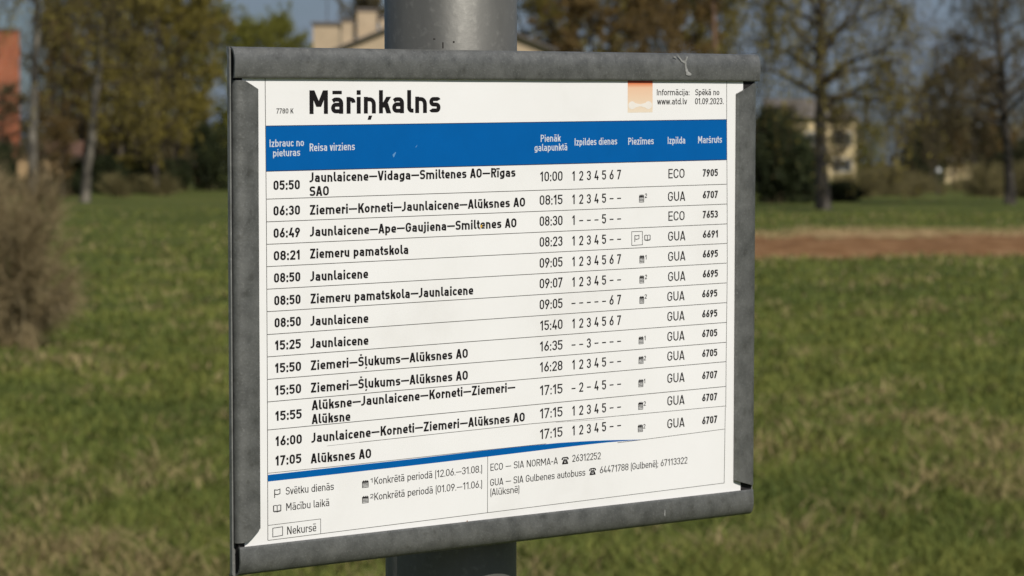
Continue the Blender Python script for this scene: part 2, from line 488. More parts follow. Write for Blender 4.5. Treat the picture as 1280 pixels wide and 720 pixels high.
def make_tree(name, H, r0, seed, bark, leafmat, style, leaves=9000, leaf=0.09, first=0.25, spread=0.36, lean=(0, 0), forks=(), n_limbs=26, twig_r=0.012, twigs=5, per=6):
    """tapered trunk > limbs > branchlets > twigs; crown = leaves set on the twigs.  style: 'up', 'weep', 'broad'"""
    rs = np.random.RandomState(seed)
    trunk = Tubes(); br = Tubes(); tips = []
    k = 12
    t = np.linspace(0, 1, k)
    wob = np.cumsum(rs.randn(k, 2) * 0.008 * H / 2, axis=0); wob[0] = 0
    P = np.stack([lean[0] * H * t ** 1.2 + wob[:, 0], lean[1] * H * t + wob[:, 1], t * H * 0.97 - 0.1 * (t == 0)], -1)
    R = r0 * (1 - t) ** 0.8 * 0.92 + 0.02
    R[0] *= 1.35
    trunk.tube(P, R, 9, 0.25)
    limbs = []
    for q in range(n_limbs):
        f = first + (0.97 - first) * (q + rs.rand() * 0.8) / n_limbs
        p0 = np.array([np.interp(f, t, P[:, c]) for c in range(3)])
        rr = np.interp(f, t, R) * (0.45 + 0.2 * rs.rand())
        az = q * 2.4 + rs.rand() * 0.9
        up = {'up': 1.25, 'weep': 0.75, 'broad': 0.6}[style] * (0.7 + 0.5 * rs.rand())
        d = unit(np.array([math.cos(az), math.sin(az), up]))
        shape = {'up': math.sin(math.pi * min(1, (f - first) / (1 - first) * 0.86 + 0.14)) ** 0.6,
                 'weep': (1.05 - 0.75 * (f - first) / (1 - first)),
                 'broad': math.sin(math.pi * min(1, (f - first) / (1 - first) * 0.8 + 0.2)) ** 0.5}[style]
        limbs.append((p0, d, H * spread * shape * (0.75 + 0.5 * rs.rand()), rr))
    for (f, az, upv, ln) in forks:
        p0 = np.array([np.interp(f, t, P[:, c]) for c in range(3)])
        limbs.append((p0, unit(np.array([math.cos(az), math.sin(az), upv])), ln, np.interp(f, t, R) * 0.62))
    droop = {'up': 0.25, 'weep': -0.25, 'broad': 0.05}[style]
    for p0, d, L_, rr in limbs:
        C = bez(p0, d, L_, np.array([0, 0, droop]), 7, rs, 0.03)
        br.tube(C, np.linspace(rr, max(0.012, rr * 0.16), 7), 6, 0.3 + 0.2 * rs.rand())
        for s in range(per + int(L_)):
            g = 0.22 + 0.78 * rs.rand()
            b0 = np.array([np.interp(g, np.linspace(0, 1, 7), C[:, c]) for c in range(3)])
            dd = unit(d + rs.randn(3) * 0.75 + np.array([0, 0, 0.15]))
            l2 = L_ * (0.22 + 0.3 * rs.rand()) * (1.15 - 0.5 * g)
            grav = {'up': 0.15, 'weep': -0.55, 'broad': -0.05}[style]
            B = bez(b0, dd, l2, np.array([0, 0, grav]), 5, rs, 0.05)
            br.tube(B, np.linspace(max(0.016, rr * 0.28 * (1 - 0.5 * g)), 0.010, 5), 4, 0.3 + 0.5 * rs.rand())
            for w in range(twigs):
                h = 0.25 + 0.75 * rs.rand()
                w0 = np.array([np.interp(h, np.linspace(0, 1, 5), B[:, c]) for c in range(3)])
                if style == 'weep':
                    dw = unit(rs.randn(3) * 0.5 + np.array([0, 0, -0.5])); cu = np.array([0, 0, -0.9]); l3 = 0.6 + 1.0 * rs.rand()
                else:
                    dw = unit(dd + rs.randn(3) * 0.8); cu = np.array([0, 0, 0.15]); l3 = 0.35 + 0.5 * rs.rand()
                l3 *= H / 11
                T_ = bez(w0, dw, l3, cu, 4, rs, 0.05)
                br.tube(T_, np.array([1, 0.85, 0.7, 0.4]) * twig_r, 3, 0.4 + 0.6 * rs.rand())
                tips.append(T_)
    e = empty(name, (0, 0, 0), '', '')
    trunk.build('trunk', bark, e)
    br.build('branches', MATS['twig'], e)
    tips = np.array(tips)                       # (n,4,3)
    if leaves:
        w = np.ones(len(tips))
        dens = vnoise(tips[:, 0, 0] + 50 + tips[:, 0, 2] * 1.7, tips[:, 0, 1] + tips[:, 0, 2] * 1.3, seed, H * 0.075)
        w = np.clip(dens - 0.18, 0.03, 1)
        idx = rs.choice(len(tips), leaves, p=w / w.sum())
        f = rs.rand(leaves) * 2.999
        fi = f.astype(int); ff = (f - fi)[:, None]
        pts = tips[idx, fi] * (1 - ff) + tips[idx, fi + 1] * ff
        tn = np.clip(0.5 + rs.randn(leaves) * 0.18 + (dens[idx] - 0.5) * 0.5, 0, 1)
        Pl, Ql, Tl = leaf_cloud(pts, rs, leaf, leaf * 0.9, tn)
        mesh_np('crown', Pl, Ql, leafmat, e, attrs={'tint': Tl})
    return e

def make_shrub(name, rx, ry, H, seed, leafmat, leaves=9000, leaf=0.07, stems=40, lobes=9):
    """stems fan out of the ground; the crown is many overlapping lumps of leaves with gaps"""
    rs = np.random.RandomState(seed)
    e = empty(name, (0, 0, 0), '', '')
    tb = Tubes()
    ctr = []
    for q in range(lobes):
        a = rs.rand() * 2 * np.pi; r = rs.rand() ** 0.6
        ctr.append([rx * r * 0.7 * math.cos(a), ry * r * 0.7 * math.sin(a), H * (0.22 + 0.6 * rs.rand() * (1 - 0.35 * r)), (0.28 + 0.25 * rs.rand())])
    ctr = np.array(ctr)
    for q in range(stems):
        c = ctr[q % lobes]
        tgt = c[:3] + rs.randn(3) * np.array([rx, ry, H * 0.5]) * 0.28
        p0 = np.array([rs.randn() * rx * 0.15, rs.randn() * ry * 0.15, -0.05])
        v = tgt - p0
        tb.tube(bez(p0, unit(v), np.linalg.norm(v), rs.randn(3) * 0.06, 5, rs, 0.03), np.linspace(0.02, 0.006, 5) * H / 2, 4, rs.rand())
    tb.build('stems', MATS['twig'], e)
    li = rs.randint(0, lobes, leaves)
    dirn = rs.randn(leaves, 3); dirn /= np.linalg.norm(dirn, axis=1, keepdims=True)
    rad = (0.55 + 0.45 * rs.rand(leaves)) ** 0.7
    pts = ctr[li, :3] + dirn * rad[:, None] * (ctr[li, 3] * np.ones(leaves))[:, None] * np.array([rx, ry, H * 0.75])
    pts[:, 2] = np.abs(pts[:, 2])
    gap = vnoise(pts[:, 0] * 1.0 + pts[:, 2], pts[:, 1] + 0.6 * pts[:, 2], seed + 5, H * 0.12)
    keep = gap > 0.25
    pts = pts[keep]; tn = np.clip(0.2 + 0.6 * gap[keep] + rs.randn(keep.sum()) * 0.15, 0, 1)
    P_, Q_, T_ = leaf_cloud(pts, rs, leaf, leaf * 0.6, tn)
    mesh_np('crown', P_, Q_, leafmat, e, attrs={'tint': T_})
    return e

def make_twiggy(name, rx, ry, H, seed, mat, n=2600, tw=0.0022, base=0.12, twig_len=0.34, lobes=None):
    """leafless bush: stems rising and fanning from a narrow foot, each feathered with fine twigs"""
    rs = np.random.RandomState(seed)
    e = empty(name, (0, 0, 0), '', '')
    st = Tubes(); tg = Tubes()
    ns = 70
    stems = []
    for q in range(ns):
        a = rs.rand() * 2 * np.pi; r = rs.rand() ** 0.5
        z = H * (0.55 + 0.45 * math.sqrt(max(0, 1 - r * r))) * (0.8 + 0.25 * rs.rand())
        z = z if r < 0.8 else z * (0.35 + 0.6 * rs.rand())
        tgt = np.array([rx * r * math.cos(a), ry * r * math.sin(a), z])
        p0 = np.array([rs.randn() * base * 0.4, rs.randn() * base * 0.4, -0.03])
        v = tgt - p0
        bulge = np.array([v[0] * 0.25, v[1] * 0.25, -0.12 * H])
        C = bez(p0, unit(v - bulge), np.linalg.norm(v - bulge), bulge / np.linalg.norm(v), 8, rs, 0.02)
        stems.append(C)
        st.tube(C, np.linspace(tw * 4.2, tw * 1.2, 8), 4, rs.rand())
    for q in range(n):
        C = stems[rs.randint(ns)]
        h = 0.3 + 0.7 * rs.rand() ** 0.8
        w0 = np.array([np.interp(h, np.linspace(0, 1, 8), C[:, c]) for c in range(3)])
        out = unit(w0 - np.array([0, 0, H * 0.45]))
        d = unit(out * 0.8 + rs.randn(3) * 0.6 + np.array([0, 0, 0.15]))
        tg.tube(bez(w0, d, twig_len * (0.3 + 0.8 * rs.rand()) * H / 1.4, np.array([0, 0, 0.1]), 3, rs, 0.06), np.array([1, 0.8, 0.4]) * tw, 3, rs.rand())
    st.build('stems', mat, e); tg.build('twigs', mat, e)
    return e

MATS = {}
MATS['twig'] = mat_attr("twig_bark", [(0.0, (0.026, 0.021, 0.016)), (0.5, (0.052, 0.040, 0.026)), (1.0, (0.10, 0.078, 0.042))], rough=0.9)
MATS['birch_bark'] = mat_noise("pale_bark", [(0.38, (0.030, 0.025, 0.019)), (0.50, (0.085, 0.074, 0.056)), (0.70, (0.27, 0.24, 0.19))], scale=2.2, detail=8, rough=0.85, bump=0.5, bscale=8, mapscale=(1, 1, 0.55), bdist=0.03)
MATS['dark_bark'] = mat_noise("dark_bark", [(0.3, (0.035, 0.028, 0.022)), (0.6, (0.085, 0.068, 0.052)), (0.8, (0.15, 0.125, 0.10))], scale=3, detail=8, rough=0.9, bump=0.6, bscale=8, mapscale=(1, 1, 0.3), bdist=0.03)
MATS['birch_dark'] = mat_noise("dark_birch_bark", [(0.44, (0.022, 0.018, 0.014)), (0.56, (0.055, 0.045, 0.034)), (0.70, (0.20, 0.18, 0.15))], scale=2.6, detail=8, rough=0.9, bump=0.6, bscale=8, mapscale=(1, 1, 0.6), bdist=0.03)
LEAF = {
    'olive': mat_attr("leaf_olive", [(0.0, (0.095, 0.080, 0.017)), (0.5, (0.205, 0.168, 0.036)), (1.0, (0.35, 0.285, 0.062))], trans=0.25),
    'brown': mat_attr("leaf_bud_brown", [(0.0, (0.088, 0.058, 0.020)), (0.5, (0.180, 0.120, 0.042)), (1.0, (0.30, 0.20, 0.075))], trans=0.3),
    'green': mat_attr("leaf_spring_green", [(0.0, (0.075, 0.080, 0.016)), (0.5, (0.18, 0.185, 0.032)), (1.0, (0.33, 0.31, 0.055))], trans=0.3),
    'dark': mat_attr("leaf_dark_evergreen", [(0.0, (0.012, 0.017, 0.007)), (0.5, (0.026, 0.034, 0.012)), (1.0, (0.055, 0.065, 0.020))], trans=0.1),
    'grey': mat_attr("leaf_bud_grey", [(0.0, (0.065, 0.055, 0.030)), (0.5, (0.14, 0.115, 0.060)), (1.0, (0.24, 0.20, 0.10))], trans=0.3),
}
MATS['bush_twig'] = mat_attr("bare_twig", [(0.0, (0.14, 0.105, 0.052)), (0.5, (0.28, 0.215, 0.108)), (1.0, (0.44, 0.35, 0.20))], rough=0.9)

MATS['scrub'] = mat_attr("scrub_twig", [(0.0, (0.065, 0.055, 0.026)), (0.5, (0.14, 0.118, 0.050)), (1.0, (0.24, 0.205, 0.085))], rough=0.9)

def set_leaf(e, key):
    for ch in e.children:
        if ch.name.startswith('crown'):
            ch.material_slots[0].link = 'OBJECT'; ch.material_slots[0].material = LEAF[key]

def put(e, px, d, label, cat, group=None, rz=0.0, s=1.0, leaf=None, sz=None, name=None):
    x = gx(px, d)
    e.location = (x, d, float(ground_h(x, d)) - 0.02)
    e.rotation_euler = (0, 0, rz)
    e.scale = (s, s, s if sz is None else sz)
    if name: e.name = name
    e['label'] = label; e['category'] = cat
    if group: e['group'] = group
    if leaf: set_leaf(e, leaf)
    return e

# --- prototypes, each placed once and then copied
budA = make_tree('budding_tree', 12.0, 0.17, 101, MATS['dark_bark'], LEAF['olive'], 'up', leaves=60000, leaf=0.055, first=0.12, spread=0.30, n_limbs=34, twigs=5)
budB = make_tree('budding_tree', 11.0, 0.16, 102, MATS['dark_bark'], LEAF['brown'], 'broad', leaves=56000, leaf=0.055, first=0.10, spread=0.34, n_limbs=34, twigs=5)
birch = make_tree('birch_tree', 15.0, 0.235, 103, MATS['birch_dark'], LEAF['olive'], 'weep', leaves=20000, leaf=0.055, first=0.24, spread=0.30, n_limbs=24, twigs=7, per=4,
                  lean=(0.0, 0.0), forks=[(0.30, 0.15, 0.55, 3.6), (0.33, 3.3, 0.7, 3.6), (0.27, 0.1, 0.15, 3.4), (0.36, 0.4, 1.6, 5.0)], twig_r=0.011)
shrubA = make_shrub('dark_shrub', 1.5, 1.3, 3.6, 111, LEAF['dark'], leaves=16000, leaf=0.075, lobes=12)
scrubA = make_twiggy('bare_scrub', 1.6, 1.2, 1.2, 112, MATS['scrub'], n=1500, tw=0.007, base=0.5, twig_len=0.5)

G_L = 'budding trees massed on the left'
G_C = 'budding trees behind the top of the board'
G_R = 'trees and shrubs on the right skyline'
first_used = set()
def use(proto):
    if proto.name not in first_used:
        first_used.add(proto.name); return proto
    return copy_tree(proto)
TREE_SPECS = [
    # proto, px, dist, scale, zscale, rz, leaf, label
    (budB, 100, 190, 0.90, 1.1, 0.3, 'brown', 'budding tree straight behind the trunk that leans right', G_L),
    (budA, 150, 176, 1.05, 1.1, 1.2, 'olive', 'olive budding tree behind the leaning pale trunk, right of it', G_L),
    (budB, 196, 160, 0.92, 1.05, 2.2, 'olive', 'broad yellow olive budding tree in the middle of the left tree mass', G_L),
    (budA, 226, 186, 1.05, 1.08, 3.0, 'olive', 'tall olive yellow tree left of the dark evergreen bush', G_L),
    (budB, 262, 205, 0.98, 1.08, 4.0, 'green', 'loose green olive tree above the dark evergreen bush', G_L),
    (budA, 70, 215, 0.8, 0.95, 5.1, 'grey', 'thin grey tree between the two pale trunks, far back', G_L),
    (budA, 78, 146, 0.26, 0.30, 1.3, 'brown', 'small brown sapling in front of the tan shed roof', G_L),
    (budB, 56, 149, 0.22, 0.24, 2.3, 'grey', 'small grey sapling right beside the straight pale trunk', G_L),
    (budB, 0, 152, 0.58, 0.5, 1.9, 'grey', 'low grey green tree in front of the orange brick building', G_L),
    (budA, 318, 235, 0.82, 1.02, 1.0, 'green', 'spring green tree just above the left end of the board', 'row of green treetops left of the post'),
    (budA, 352, 240, 0.84, 1.06, 2.4, 'green', 'middle one of three green treetops left of the post', 'row of green treetops left of the post'),
    (budB, 378, 246, 0.86, 1.04, 0.7, 'green', 'green treetop touching the flat roofed pale block', 'row of green treetops left of the post'),
    (budA, 690, 178, 1.0, 1.05, 0.9, 'olive', 'dense olive tree just right of the post above the board', G_C),
    (budB, 738, 170, 1.0, 1.1, 2.1, 'brown', 'brown tree above the board between post and slim red trunk', G_C),
    (budA, 790, 184, 1.05, 1.1, 3.4, 'olive', 'olive brown tree above the middle of the board half right of post', G_C),
    (budB, 842, 175, 0.95, 1.1, 4.2, 'brown', 'brown tree left of the slim reddish trunk', G_C),
    (budA, 880, 190, 0.9, 1.08, 5.0, 'olive', 'yellow olive tree behind the slim reddish trunk', G_C),
    (budB, 1215, 205, 0.80, 0.80, 0.5, 'brown', 'round rust brown tree standing behind the little cream shed', G_R),
    (budA, 1165, 215, 0.52, 0.62, 1.7, 'grey', 'small grey brown tree left of the round brown tree', G_R),
    (budA, 984, 240, 0.42, 0.50, 3.9, 'grey', 'thin budding sapling in front of the left half of the yellow house', G_R),
    (budA, 1046, 215, 0.40, 0.46, 0.9, 'grey', 'thin budding sapling in front of the right half of the yellow house', G_R),
    (budB, 1190, 225, 0.50, 0.50, 4.9, 'olive', 'loose olive tree left of the cream shed, behind', G_R),
    (budA, 462, 186, 0.62, 1.00, 2.0, 'grey', 'thin budding tree rising behind the chimneys of the gabled house', 'row of green treetops left of the post'),
    (budB, 1086, 235, 0.36, 0.42, 2.9, 'green', 'small green tree right of the yellow house', G_R),
]
for pr, px, d, s, sz, rz, lf, lab, grp in TREE_SPECS:
    put(use(pr), px, d, lab, 'tree', grp, rz=rz, s=s, leaf=lf, sz=sz)

# the big birch right of the board
put(use(birch), 1029, 106, 'large birch with drooping twigs right of the board, forked above the yellow house', 'tree', G_R, rz=0.0, leaf='olive')
# edge birch, dark, at the right margin
e = put(copy_tree(birch), 1262, 118, 'dark leaning birch at the right edge with hanging twigs', 'tree', G_R, rz=2.6, s=0.85, leaf='grey')
e.rotation_euler = (0.0, math.radians(5), 2.6)
# far left pale trunks, bare below the top of the picture
tallA = make_tree('pale_trunk_tree', 17.0, 0.235, 121, MATS['birch_bark'], LEAF['olive'], 'weep', leaves=5000, leaf=0.07, first=0.50, spread=0.20, n_limbs=16, twigs=6, per=4)
put(tallA, 43, 134, 'straight pale trunked tree at the far left running out of the picture', 'tree', 'pale trunked trees on the left')
tallB = make_tree('leaning_tree', 14.0, 0.18, 122, MATS['birch_bark'], LEAF['olive'], 'weep', leaves=7000, leaf=0.07, first=0.46, spread=0.22, n_limbs=18, twigs=6, per=4,
                  lean=(0.13, 0.0), forks=[(0.40, 0.1, 0.10, 3.2), (0.36, 3.1, 0.8, 2.2), (0.33, 0.0, 0.5, 2.4)])
put(tallB, 106, 121, 'tree leaning right with a pale lower trunk and dark upper limbs', 'tree', 'pale trunked trees on the left')

# slim reddish trunk above the board
pine = make_tree('slim_tree', 15.0, 0.17, 131, mat_noise("reddish_bark", [(0.3, (0.10, 0.055, 0.035)), (0.7, (0.26, 0.15, 0.095))], scale=3, rough=0.9), LEAF['dark'], 'broad', leaves=3500, leaf=0.08, first=0.6, spread=0.16, n_limbs=14)
put(pine, 893, 150, 'slim tree with a reddish trunk above the right half of the board', 'tree', G_C)

# dark shrubs
SHRUBS = [
    (shrubA, 972, 121, 1.0, 1.12, 0.2, 'dark', 'big dark evergreen bush between board and birch trunk', 'dark bushes round the large birch'),
    (shrubA, 1000, 128, 0.72, 0.82, 1.8, 'dark', 'dark bush touching the left side of the birch trunk', 'dark bushes round the large birch'),
    (shrubA, 1050, 126, 0.8, 0.26, 2.9, 'dark', 'low dark bush right of the birch trunk', 'dark bushes round the large birch'),
    (shrubA, 262, 178, 1.05, 1.15, 0.9, 'dark', 'dark evergreen bush beside the left edge of the board', 'dark bushes under the left tree mass'),
    (shrubA, 46, 151, 0.9, 0.27, 0.5, 'dark', 'low dark growth hiding the foot of the tan shed, left part', 'dark bushes under the left tree mass'),
    (shrubA, 84, 150, 0.9, 0.30, 1.5, 'dark', 'low dark growth hiding the foot of the tan shed, right part', 'dark bushes under the left tree mass'),
    (shrubA, 134, 160, 0.85, 0.60, 2.0, 'dark', 'dark undergrowth right of the leaning pale trunk', 'dark bushes under the left tree mass'),
    (shrubA, 180, 165, 0.95, 0.62, 4.0, 'dark', 'dark undergrowth in the middle of the left tree mass', 'dark bushes under the left tree mass'),
    (shrubA, 222, 175, 0.8, 0.55, 5.0, 'dark', 'low dark undergrowth left of the dark evergreen bush', 'dark bushes under the left tree mass'),
    (shrubA, -2, 150, 0.75, 0.75, 3.1, 'dark', 'dark green bush below the orange brick building', 'dark bushes under the left tree mass'),
    (shrubA, 94, 162, 0.6, 0.55, 3.9, 'dark', 'dark bush between the two pale trunks', 'dark bushes under the left tree mass'),
    (shrubA, 120, 200, 1.2, 1.25, 0.6, 'grey', 'tall grey green thicket far back, right of the tan shed', 'dark bushes under the left tree mass'),
    (shrubA, 165, 198, 1.3, 1.30, 1.6, 'grey', 'tall grey green thicket far back in the middle of the left trees', 'dark bushes under the left tree mass'),
    (shrubA, 208, 202, 1.3, 1.35, 2.7, 'grey', 'tall grey green thicket far back, left of the dark evergreen bush', 'dark bushes under the left tree mass'),
    (shrubA, 1150, 240, 1.35, 1.30, 0.4, 'dark', 'dark conical evergreen left of the round brown tree', 'dark evergreens by the cream shed'),
    (shrubA, 1240, 230, 1.4, 1.15, 1.4, 'dark', 'dark evergreen right of the cream shed', 'dark evergreens by the cream shed'),
    (shrubA, 1276, 226, 1.2, 1.0, 2.4, 'dark', 'dark evergreen bush at the right edge', 'dark evergreens by the cream shed'),
]
for pr, px, d, s, sz, rz, lf, lab, grp in SHRUBS:
    put(use(pr), px, d, lab, 'bush', grp, rz=rz, s=s, leaf=lf, sz=sz)

# brown scrub along the far side of the meadow
SCR = [(1078, 140, 1.0, 'brown scrub just right of the low dark bush'), (1112, 150, 1.15, 'brown scrub below the patch of open sky'), (1140, 144, 0.7, 'brown scrub below the dark conical evergreen'),
       (1176, 158, 0.5, 'brown scrub in front of the cream shed'), (1222, 150, 0.8, 'brown scrub right of the cream shed'), (1248, 146, 1.35, 'brown scrub near the leaning birch foot'),
       (1280, 140, 1.4, 'brown scrub cut by the right edge'), (4, 142, 0.8, 'brown scrub at the foot of the straight pale trunk'), (72, 150, 0.55, 'brown scrub between the pale trunks'),
       (150, 146, 0.9, 'brown scrub right of the leaning pale trunk'), (200, 152, 0.9, 'brown scrub below the middle of the left trees'), (1094, 160, 0.9, 'scrub under the drooping twigs of the big birch'), (1128, 168, 1.0, 'scrub below the left side of the dark conical evergreen'), (1158, 165, 0.75, 'scrub just below the white globe'), (1240, 166, 1.0, 'scrub in front of the dark evergreen right of the cream shed'), (1272, 162, 1.1, 'scrub behind the foot of the leaning birch'), (1262, 185, 1.0, 'low scrub far back between the leaning birch and the right edge'), (1200, 180, 0.6, 'low scrub just below the cream shed'), (1150, 182, 0.9, 'low scrub far back under the dark conical evergreen'), (1060, 165, 0.9, 'low scrub between the big birch and the open sky'), (1232, 172, 1.3, 'taller brown scrub behind, right of the shed'), (1096, 176, 1.3, 'taller brown scrub behind, right of the yellow house')]
for k, (px, d, s, lab) in enumerate(SCR):
    put(use(scrubA), px, d, lab, 'bush', 'brown scrub along the meadow edge', rz=k * 1.3, s=s)

# near bush cut by the left edge
nb = make_twiggy('bare_bush', 0.60, 0.5, 1.46, 114, MATS['bush_twig'], n=11500, tw=0.0027, base=0.10, twig_len=0.26)
put(nb, 8, 26.0, 'bare brown twiggy bush on the grass, cut by the left edge of the picture', 'bush')
tuft = make_twiggy('dead_stalks', 0.10, 0.08, 0.26, 115, MATS['bush_twig'], n=260, tw=0.0022, base=0.06, twig_len=0.3)
put(tuft, 34, 25.2, 'pale dead stalks at the foot of the bare bush', 'plant')

# far wood that closes the view behind everything, seen only between the nearer trees
rs = np.random.RandomState(77)
nw = 60000
xw = rs.rand(nw) * 760 - 380
top = 5.0 + 7.0 * fbm(xw, xw * 0, 61, 22.0, 4)
gap_l, gap_r = gx(1094, 430), gx(1132, 430)
top = np.where((xw > gap_l) & (xw < gap_r), 1.2, top)
yw = 430 + rs.rand(nw) * 22
zw = rs.rand(nw) * top
Pw, Qw, Tw = leaf_cloud(np.stack([xw, yw, zw], -1), rs, 0.55, 0.3, rs.rand(nw))
o = mesh_np('far_wood', Pw, Qw, LEAF['grey'], attrs={'tint': Tw})
tag(o, 'far wood closing the horizon behind the houses', 'wood', kind='stuff')

# ================================================================== BUILDINGS
def render_mat(name, c, s=1.2):
    return mat_noise(name, [(0.3, [k * 0.82 for k in c]), (0.7, c)], scale=s, detail=7, rough=0.9)
M_CREAM = render_mat("cream_render", (0.52, 0.40, 0.26))
M_YEL = render_mat("yellow_render", (0.66, 0.52, 0.29))
M_GLASS = mat_plain("window_glass", (0.05, 0.055, 0.06), rough=0.10, spec=0.8)
M_FRAMEW = mat_plain("window_frame_paint", (0.6, 0.58, 0.52), rough=0.5)
M_ROOFG = mat_noise("grey_roof_sheet", [(0.3, (0.10, 0.085, 0.075)), (0.7, (0.19, 0.165, 0.14))], scale=2, rough=0.85)
M_ROOFR = mat_noise("red_brown_roof", [(0.3, (0.07, 0.036, 0.022)), (0.7, (0.14, 0.070, 0.042))], scale=2, rough=0.85)
M_WOOD = mat_noise("tan_boards", [(0.3, (0.30, 0.19, 0.09)), (0.7, (0.52, 0.36, 0.19))], scale=2, rough=0.85)

def brick_mat():
    m, n, l, b = mat_new("orange_brick")
    tc = n.new('ShaderNodeTexCoord')
    mp = n.new('ShaderNodeMapping'); mp.inputs['Rotation'].default_value = (math.radians(90), 0, 0)
    l.new(tc.outputs['Object'], mp.inputs['Vector'])
    br = n.new('ShaderNodeTexBrick')
    br.inputs['Scale'].default_value = 1.0
    br.inputs['Brick Width'].default_value = 0.25; br.inputs['Row Height'].default_value = 0.075; br.inputs['Mortar Size'].default_value = 0.008
    br.inputs['Color1'].default_value = (0.40, 0.105, 0.035, 1); br.inputs['Color2'].default_value = (0.30, 0.075, 0.028, 1); br.inputs['Mortar'].default_value = (0.32, 0.20, 0.13, 1)
    l.new(mp.outputs[0], br.inputs['Vector'])
    nn = n.new('ShaderNodeTexNoise'); nn.inputs['Scale'].default_value = 0.8; nn.inputs['Detail'].default_value = 6
    l.new(tc.outputs['Object'], nn.inputs['Vector'])
    r = ramp(n, [(0.3, (0.6, 0.6, 0.6)), (0.7, (1.15, 1.1, 1.1))]); l.new(nn.outputs['Fac'], r.inputs['Fac'])
    mm = n.new('ShaderNodeMixRGB'); mm.blend_type = 'MULTIPLY'; mm.inputs['Fac'].default_value = 1
    l.new(br.outputs['Color'], mm.inputs['Color1']); l.new(r.outputs['Color'], mm.inputs['Color2'])
    l.new(mm.outputs[0], b.inputs['Base Color']); b.inputs['Roughness'].default_value = 0.9
    return m

def add_window(e, x, z, w, h, y, depth=0.12):
    """frame standing 3 cm proud of the wall face at y, pane set 4 cm back in it"""
    m = MB()
    t = 0.09
    m.box(x - w/2 - t, x - w/2, y - 0.03, y + depth, z - t, z + h + t)
    m.box(x + w/2, x + w/2 + t, y - 0.03, y + depth, z - t, z + h + t)
    m.box(x - w/2, x + w/2, y - 0.028, y + depth, z - t, z)
    m.box(x - w/2, x + w/2, y - 0.028, y + depth, z + h, z + h + t)
    m.box(x - 0.03, x + 0.03, y - 0.02, y + depth, z, z + h)
    f = m.build('window', M_FRAMEW, e)
    g = MB(); g.box(x - w/2, x - 0.03, y - 0.006, y + depth * 0.9, z, z + h); g.box(x + 0.03, x + w/2, y - 0.006, y + depth * 0.9, z, z + h)
    g.build('pane', M_GLASS, f)

# -- large pale gabled house behind the post
D = 163.0; k = D / F_PX
e = empty('gabled_house', (gx(556, D), D, 0), 'large cream gabled house behind the post, its gable slopes showing either side', 'house')
apz = gz(7, D); hw = 5.6; eave = apz - hw * 0.40
m = MB()
m.quad((-hw, 0, -0.3), (hw, 0, -0.3), (hw, 0, eave), (0, 0, apz - 0.1), (-hw, 0, eave))
m.quad((hw, 12, -0.3), (-hw, 12, -0.3), (-hw, 12, eave), (0, 12, apz - 0.1), (hw, 12, eave))
m.quad((-hw, 12, -0.3), (-hw, 0, -0.3), (-hw, 0, eave), (-hw, 12, eave))
m.quad((hw, 0, -0.3), (hw, 12, -0.3), (hw, 12, eave), (hw, 0, eave))
m.build('wall', M_CREAM, e)
m = MB()
for s in (-1, 1):
    x1 = s * (hw + 0.5); z1 = eave - 0.5 * 0.4
    a = (0, -0.35, apz + 0.05); b_ = (x1, -0.35, z1 + 0.05); c = (x1, 12.3, z1 + 0.05); d_ = (0, 12.3, apz + 0.05)
    lo = lambda p: (p[0], p[1], p[2] - 0.12)
    m.quad(a, b_, c, d_); m.quad(lo(a), lo(d_), lo(c), lo(b_)); m.quad(a, lo(a), lo(b_), b_); m.quad(b_, lo(b_), lo(c), c); m.quad(c, lo(c), lo(d_), d_)
roof = m.build('roof', M_ROOFG, e)
for wx in (-3.2, 0, 3.2):
    for wz in (1.1, 3.9):
        add_window(e, wx, wz, 1.3, 1.4, 0.0)
for px0, px1, pt, yy in ((428, 441, 24, 3.4), (447, 471, 11, 5.0), (475, 482, 20, 7.5)):
    m = MB()
    dd = D + yy; xx0 = gx(px0, dd) - e.location.x; xx1 = gx(px1, dd) - e.location.x
    m.box(xx0, xx1, yy, yy + 0.9, eave - 0.6, gz(pt + 3, dd)); 
    ch = m.build('chimney', M_CREAM, e)
    m = MB(); m.box(xx0 - 0.08, xx1 + 0.08, yy - 0.08, yy + 0.98, gz(pt + 3, dd), gz(pt, dd)); m.build('chimney_cap', M_ROOFG, ch)

# -- low pale block left of it with a thin mast
D = 200.0
e = empty('flat_roofed_block', (gx(408, D), D, 0), 'small pale flat roofed block left of the post, above the board', 'building')
w = 20 / F_PX * D; tz = gz(31, D)
m = MB(); m.box(-w * 0.8, w * 0.8, 0, 7, -0.3, tz); m.build('wall', M_CREAM, e)
m = MB(); m.box(-w * 0.8 - 0.15, w * 0.8 + 0.15, -0.15, 7.15, tz, tz + 0.16); m.build('roof', M_ROOFG, e)
add_window(e, 0.2, tz - 3.4, 0.9, 1.0, 0.0)
m = MB(); m.cyl((0, 0, 0), (0, 0, 14.2), 0.06, 0.035, 8); m.box(-0.5, 0.5, -0.02, 0.02, 13.2, 13.25)
o = m.build('antenna_mast', mat_plain("mast_steel", (0.12, 0.12, 0.13), 0.5, 0.5)); o.location = (gx(403, 206), 212, 0)
tag(o, 'thin dark mast rising beyond the pale flat roofed block', 'mast')

# -- orange brick building at the far left
D = 168.0
e = empty('brick_building', (gx(-38, D), D, 0), 'orange brick building cut by the upper left edge', 'building')
xr = gx(25, D) - gx(-38, D); tz = gz(38, D)
m = MB(); m.box(-xr, xr, 0, 9, -0.3, tz); m.build('wall', brick_mat(), e)
m = MB(); m.box(-xr - 0.1, xr + 0.1, -0.1, 9.1, tz, tz + 0.12); m.build('roof', M_ROOFG, e)
for wz in (1.2, 4.0): add_window(e, -0.6, wz, 1.2, 1.4, 0.0)
e.rotation_euler = (0, 0, math.radians(10.5))

